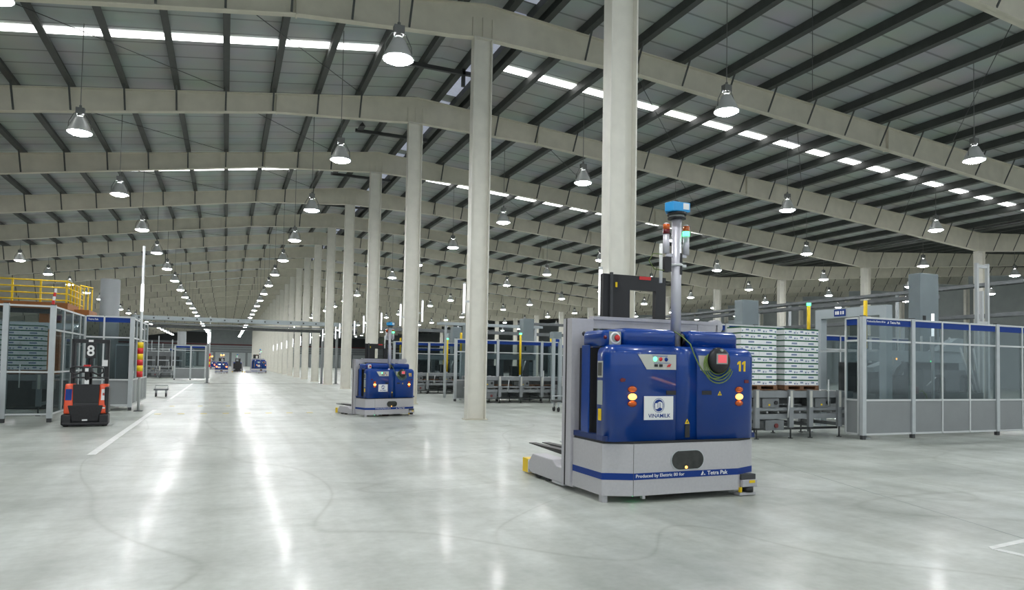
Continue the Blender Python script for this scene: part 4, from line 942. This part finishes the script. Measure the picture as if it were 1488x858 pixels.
# bridge across the aisle
br = thing('pipe_bridge', 'overhead pipe bridge crossing the aisle on thin posts in the distance', 'bridge', (-6.0, 53.0, 0))
MB().box(0, 15.2, 0, 0.5, 3.82, 4.02).build('lower_tray', 'mach_dark', br); MB().box(0, 15.2, 0.05, 0.4, 4.32, 4.62).build('upper_beam', 'panel_light', br)
for i in range(17): MB().box(0.4 + i * 0.9, 0.5 + i * 0.9, 0.02, 0.049, 4.42, 4.52).build('bolt_plate', 'mach_dark', br)
MB().cyl((0, -0.08, 4.1), (15.2, -0.08, 4.1), 0.06, 10).build('pipe', 'panel', br)
for px_ in (4.74, 12.6, 13.65):
    MB().box(px_, px_ + 0.16, 0.16, 0.34, 0.02, 3.819).build('post', 'panel', br); MB().box(px_ - 0.1, px_ + 0.26, 0.06, 0.44, 0, 0.019).build('base_plate', 'dark_steel', br)
MB().cyl((4.82, 0.10, 2.8), (4.82, 0.10, 3.8), 0.05, 10).build('light_tube', 'tube', br)

# ================================================================== LEFT CELLS
fl = thing('guard_fence', 'clear glazed guard fence around the carton pallet at left edge', 'fence', (-4.03, 20.35, 0))
fence_run(fl, (-4.2, 0), 'x', [0, 1.55, 3.22, 4.2], [0, 3.22, 4.2], H=2.9, zs=(0.2, 1.25), band=False, low=False)
fence_run(fl, (0, 0.06), 'y', [0.06, 1.15, 2.25, 3.35, 4.0], [], H=2.9, zs=(0.2, 1.25, 2.32), band=False, low=False)
f2 = thing('guard_fence', 'guard fence with blue band and grey lower panels behind the red stacker', 'fence', (-4.03, 24.55, 0))
fence_run(f2, (0, 0), 'x', [0.02, 0.52, 1.29], [1.29], H=2.92, zs=(0.17, 0.96, 2.28))
fence_run(f2, (1.29, 0.06), 'y', [0.1, 1.1, 2.2, 3.3, 4.4], [], H=2.9, zs=(0.17, 0.96, 2.28), band=False)
put('lettering', text_mesh('Tetra Pak', 0.28, 0.055, 'white', bold=0.02), f2, (0.08, -0.014, 2.80))
sl = thing('round_silo_column', 'thick round grey column inside the left cell behind the stacker', 'column', (-3.75, 27.2, 0))
MB().cyl((0, 0, 0.03), (0, 0, 4.35), 0.30, 28).build('shaft', 'panel', sl); MB().cyl((0, 0, 0), (0, 0, 0.03), 0.36, 24).build('base_plate', 'dark_steel', sl)
MB().cyl((0, 0, 3.0), (0, 0, 3.04), 0.31, 28).build('joint_ring', 'panel_light', sl)
conveyor(-7.3, 22.6, 2.9, 1.15, 'grey roller conveyor inside the left cell, under the carton pallet', legs=(0.3, 1.4, 2.5), deep=False)
pallet(-5.8, 22.7, 1.145, 1.10, 1.0, 'brown wooden pallet on the conveyor in the left cell')
stack(-5.79, 22.72, 1.266, 9, 'pallet in the left cell', 'cartons in the left cell')
m2 = thing('palletising_machine', 'dark machine frame with small motors deep in the left cell', 'machine', (-6.6, 25.2, 0))
for b, mt in (((0, 2.4, 0, 0.5, 0.05, 0.9), 'mach_dark'), ((0.1, 0.25, 0.1, 0.3, 0.901, 2.5), 'mach_grey'), ((2.1, 2.25, 0.1, 0.3, 0.901, 2.5), 'mach_grey'), ((0.1, 2.25, 0.1, 0.3, 2.501, 2.7), 'panel_light'), ((0.7, 1.2, 0.05, 0.4, 0.901, 1.5), 'mach_grey')): MB().box(*b).build('machine_frame' if mt != 'mach_dark' else 'base_cabinet', mt, m2)
m3 = thing('control_cabinet', 'grey control cabinet standing inside the cell behind the stacker', 'cabinet', (-3.35, 25.9, 0))
MB().box(0, 0.45, 0, 0.4, 0.05, 2.1).build('body', 'panel_light', m3); MB().box(0.02, 0.43, -0.015, -0.001, 0.1, 2.05).build('door', 'mach_grey', m3); MB().box(0.37, 0.40, -0.04, -0.016, 1.0, 1.15).build('handle', 'black', m3)
# dark equipment cut by the left edge
pe = thing('pallet_truck', 'dark pallet truck partly cut off by the left edge', 'truck', (-5.55, 20.75, 0)) if False else thing('pallet_truck', 'dark pallet truck partly cut off by the left edge', 'truck', (-5.25, 19.75, 0))
me = MB().box(-0.25, 0.18, -0.12, 0.3, 0.2, 0.72).mesh('body', 'black'); bevel_mesh(me, 0.08, 4); put('body', me, pe)
MB().cyl((-0.02, -0.1, 0.16), (0.12, -0.1, 0.16), 0.16, 16).build('wheel', 'rubber', pe); MB().cyl((-0.2, 0.1, 0.16), (-0.08, 0.1, 0.16), 0.16, 16).build('wheel', 'rubber', pe)
MB().tube([(-0.1, 0, 0.7), (-0.12, -0.05, 1.0), (-0.12, -0.1, 1.1)], 0.03, 8).build('tiller_arm', 'black', pe)
# striped post with tube lamp
sp = thing('striped_post', 'tall slim post with red and yellow striped sleeve beside the left cell', 'post', (-2.46, 24.2, 0))
MB().cyl((0, 0, 0.02), (0, 0, 5.15), 0.04, 12).build('pole', 'alu_light', sp); MB().box(-0.12, 0.12, -0.12, 0.12, 0, 0.019).build('base_plate', 'dark_steel', sp)
for i in range(6): MB().cyl((0, 0, 1.06 + i * 0.18), (0, 0, 1.24 + i * 0.18), 0.085, 14).build('sleeve_band', 'red' if i % 2 == 0 else 'yellow', sp)
MB().cyl((0, -0.03, 3.1), (0, -0.03, 3.95), 0.045, 12).build('light_tube', 'tube', sp)
# yellow gallery
ga = thing('steel_gallery', 'brown raised steel gallery with yellow guard railing at upper left', 'platform', (-9.0, 30.0, 0))
MB().box(0, 3.5, 0, 3.0, 3.42, 3.66).build('deck', 'brown', ga); MB().box(3.501, 4.0, 1.2, 3.0, 3.3, 3.5).build('deck', 'brown', ga)
MB().box(2.55, 2.85, 0.3, 0.6, 0, 3.419).build('support_post', 'brown', ga); MB().box(0.2, 0.5, 2.3, 2.6, 0, 3.419).build('support_post', 'brown', ga); MB().box(2.55, 2.85, 2.3, 2.6, 0, 3.419).build('support_post', 'brown', ga); MB().box(0.2, 0.5, 0.3, 0.6, 0, 3.419).build('support_post', 'brown', ga)
MB().box(0.15, 3.4, 0.2, 0.3, 3.25, 3.419).build('deck_beam', 'mach_dark', ga)
for xx in (0.05, 0.9, 1.75, 2.62, 3.44): MB().box(xx - 0.03, xx + 0.03, 0.02, 0.08, 3.661, 4.5).build('railing_post', 'yellow', ga)
for z in (3.75, 3.99, 4.22, 4.46): MB().cyl((0.05, 0.0, z), (3.44, 0.0, z), 0.026, 8).build('railing_bar', 'yellow', ga)
for yy in (0.8, 1.4, 2.0, 2.6): MB().box(3.41, 3.47, yy - 0.03, yy + 0.03, 3.661, 4.5).build('railing_post', 'yellow', ga)
for z in (3.75, 3.99, 4.22, 4.46): MB().cyl((3.48, 0.0, z), (3.48, 2.9, z), 0.026, 8).build('railing_bar', 'yellow', ga)
for i in range(4): MB().box(3.65 + i * 0.09, 3.69 + i * 0.09, 1.2 + i * 0.3, 1.24 + i * 0.3, 3.501, 4.45).build('railing_post', 'yellow', ga)
MB().cyl((3.66, 1.22, 4.45), (3.95, 2.1, 4.45), 0.026, 8).build('railing_bar', 'yellow', ga)
wp = thing('warning_flag', 'small red and white striped marker on the fence corner post at left', 'marker', (-4.03, 20.30, 2.99))
for i in range(4): MB().box(-0.03 + i * 0.014, 0.03 + i * 0.01, -0.02, 0.02, 0.0 + i * 0.1, 0.1 + i * 0.1).build('stripe_block', 'red' if i % 2 == 0 else 'white', wp)
wp.location.z = 2.951
# far left line of machines
def far_cell(x, y, fx, fy, label):
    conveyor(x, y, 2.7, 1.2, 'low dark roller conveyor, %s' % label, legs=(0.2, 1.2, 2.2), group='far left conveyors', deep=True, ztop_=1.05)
    t = thing('guard_fence', 'pale guard fence with dark lower panels, %s' % label, 'fence', (fx, fy, 0), 0, 'far left fences')
    fence_run(t, (0, 0), 'x', [0, 1.15, 2.2], [0, 1.15], H=2.75, band=True)
    fence_run(t, (2.2, 0.06), 'y', [0.06, 1.5, 3.0], [], H=2.75, band=False)
    for i in range(4):
        q = thing('profile_frame', '%s upright aluminium frame in line, %s' % (('first', 'second', 'third', 'fourth')[i], label), 'frame', (x - 1.3 + i * 1.1, y + 2.2, 0), 0, 'far left frames')
        MB().box(0, 0.08, 0, 0.08, 0, 4.3 - 0.3 * i).build('post', 'alu', q); MB().box(0.081, 0.9, 0, 0.08, 1.5, 1.58).build('rail', 'alu', q); MB().box(0.081, 0.9, 0, 0.08, 2.5, 2.58).build('rail', 'alu', q)
    g = thing('palletising_machine', 'grey machine block with dark openings, %s' % label, 'machine', (x - 0.6, y + 3.0, 0), 0, 'far left machines')
    MB().box(0, 3.4, 0, 1.0, 0.0, 2.3).build('base_cabinet', 'mach_grey', g)
    for i in range(3): MB().box(0.2 + i * 1.1, 1.0 + i * 1.1, -0.05, -0.001, 0.9, 1.9).build('opening', 'mach_dark', g)
far_cell(-6.5, 66.5, -3.75, 61.0, 'beyond the striped post')
far_cell(-8.6, 84.0, -5.4, 79.0, 'further down the left side')
far_cell(-13.5, 52.0, -10.0, 48.0, 'far left behind the near cells')
ds = thing('round_silo_column', 'distant round grey column at the left machine line', 'column', (-4.05, 75.0, 0))
MB().cyl((0, 0, 0), (0, 0, 4.4), 0.4, 20).build('shaft', 'panel', ds)
sp2 = thing('striped_post', 'distant slim post with tube lamp and striped sleeve in the aisle', 'post', (-1.35, 66.5, 0))
MB().cyl((0, 0, 0), (0, 0, 5.5), 0.05, 8).build('pole', 'alu_light', sp2); MB().cyl((0, -0.02, 3.2), (0, -0.02, 4.1), 0.06, 8).build('light_tube', 'tube', sp2)
for i in range(5): MB().cyl((0, 0, 1.0 + i * 0.24), (0, 0, 1.24 + i * 0.24), 0.11, 10).build('sleeve_band', 'red' if i % 2 == 0 else 'yellow', sp2)
for i, (x, y) in enumerate(((-9.5, 41.0), (-14.0, 36.0))):
    towerbox(x, y, 0.8, 0.8, 3.0, '%s cabinet behind the left cell and gallery' % ('grey' if i == 0 else 'outer grey'))
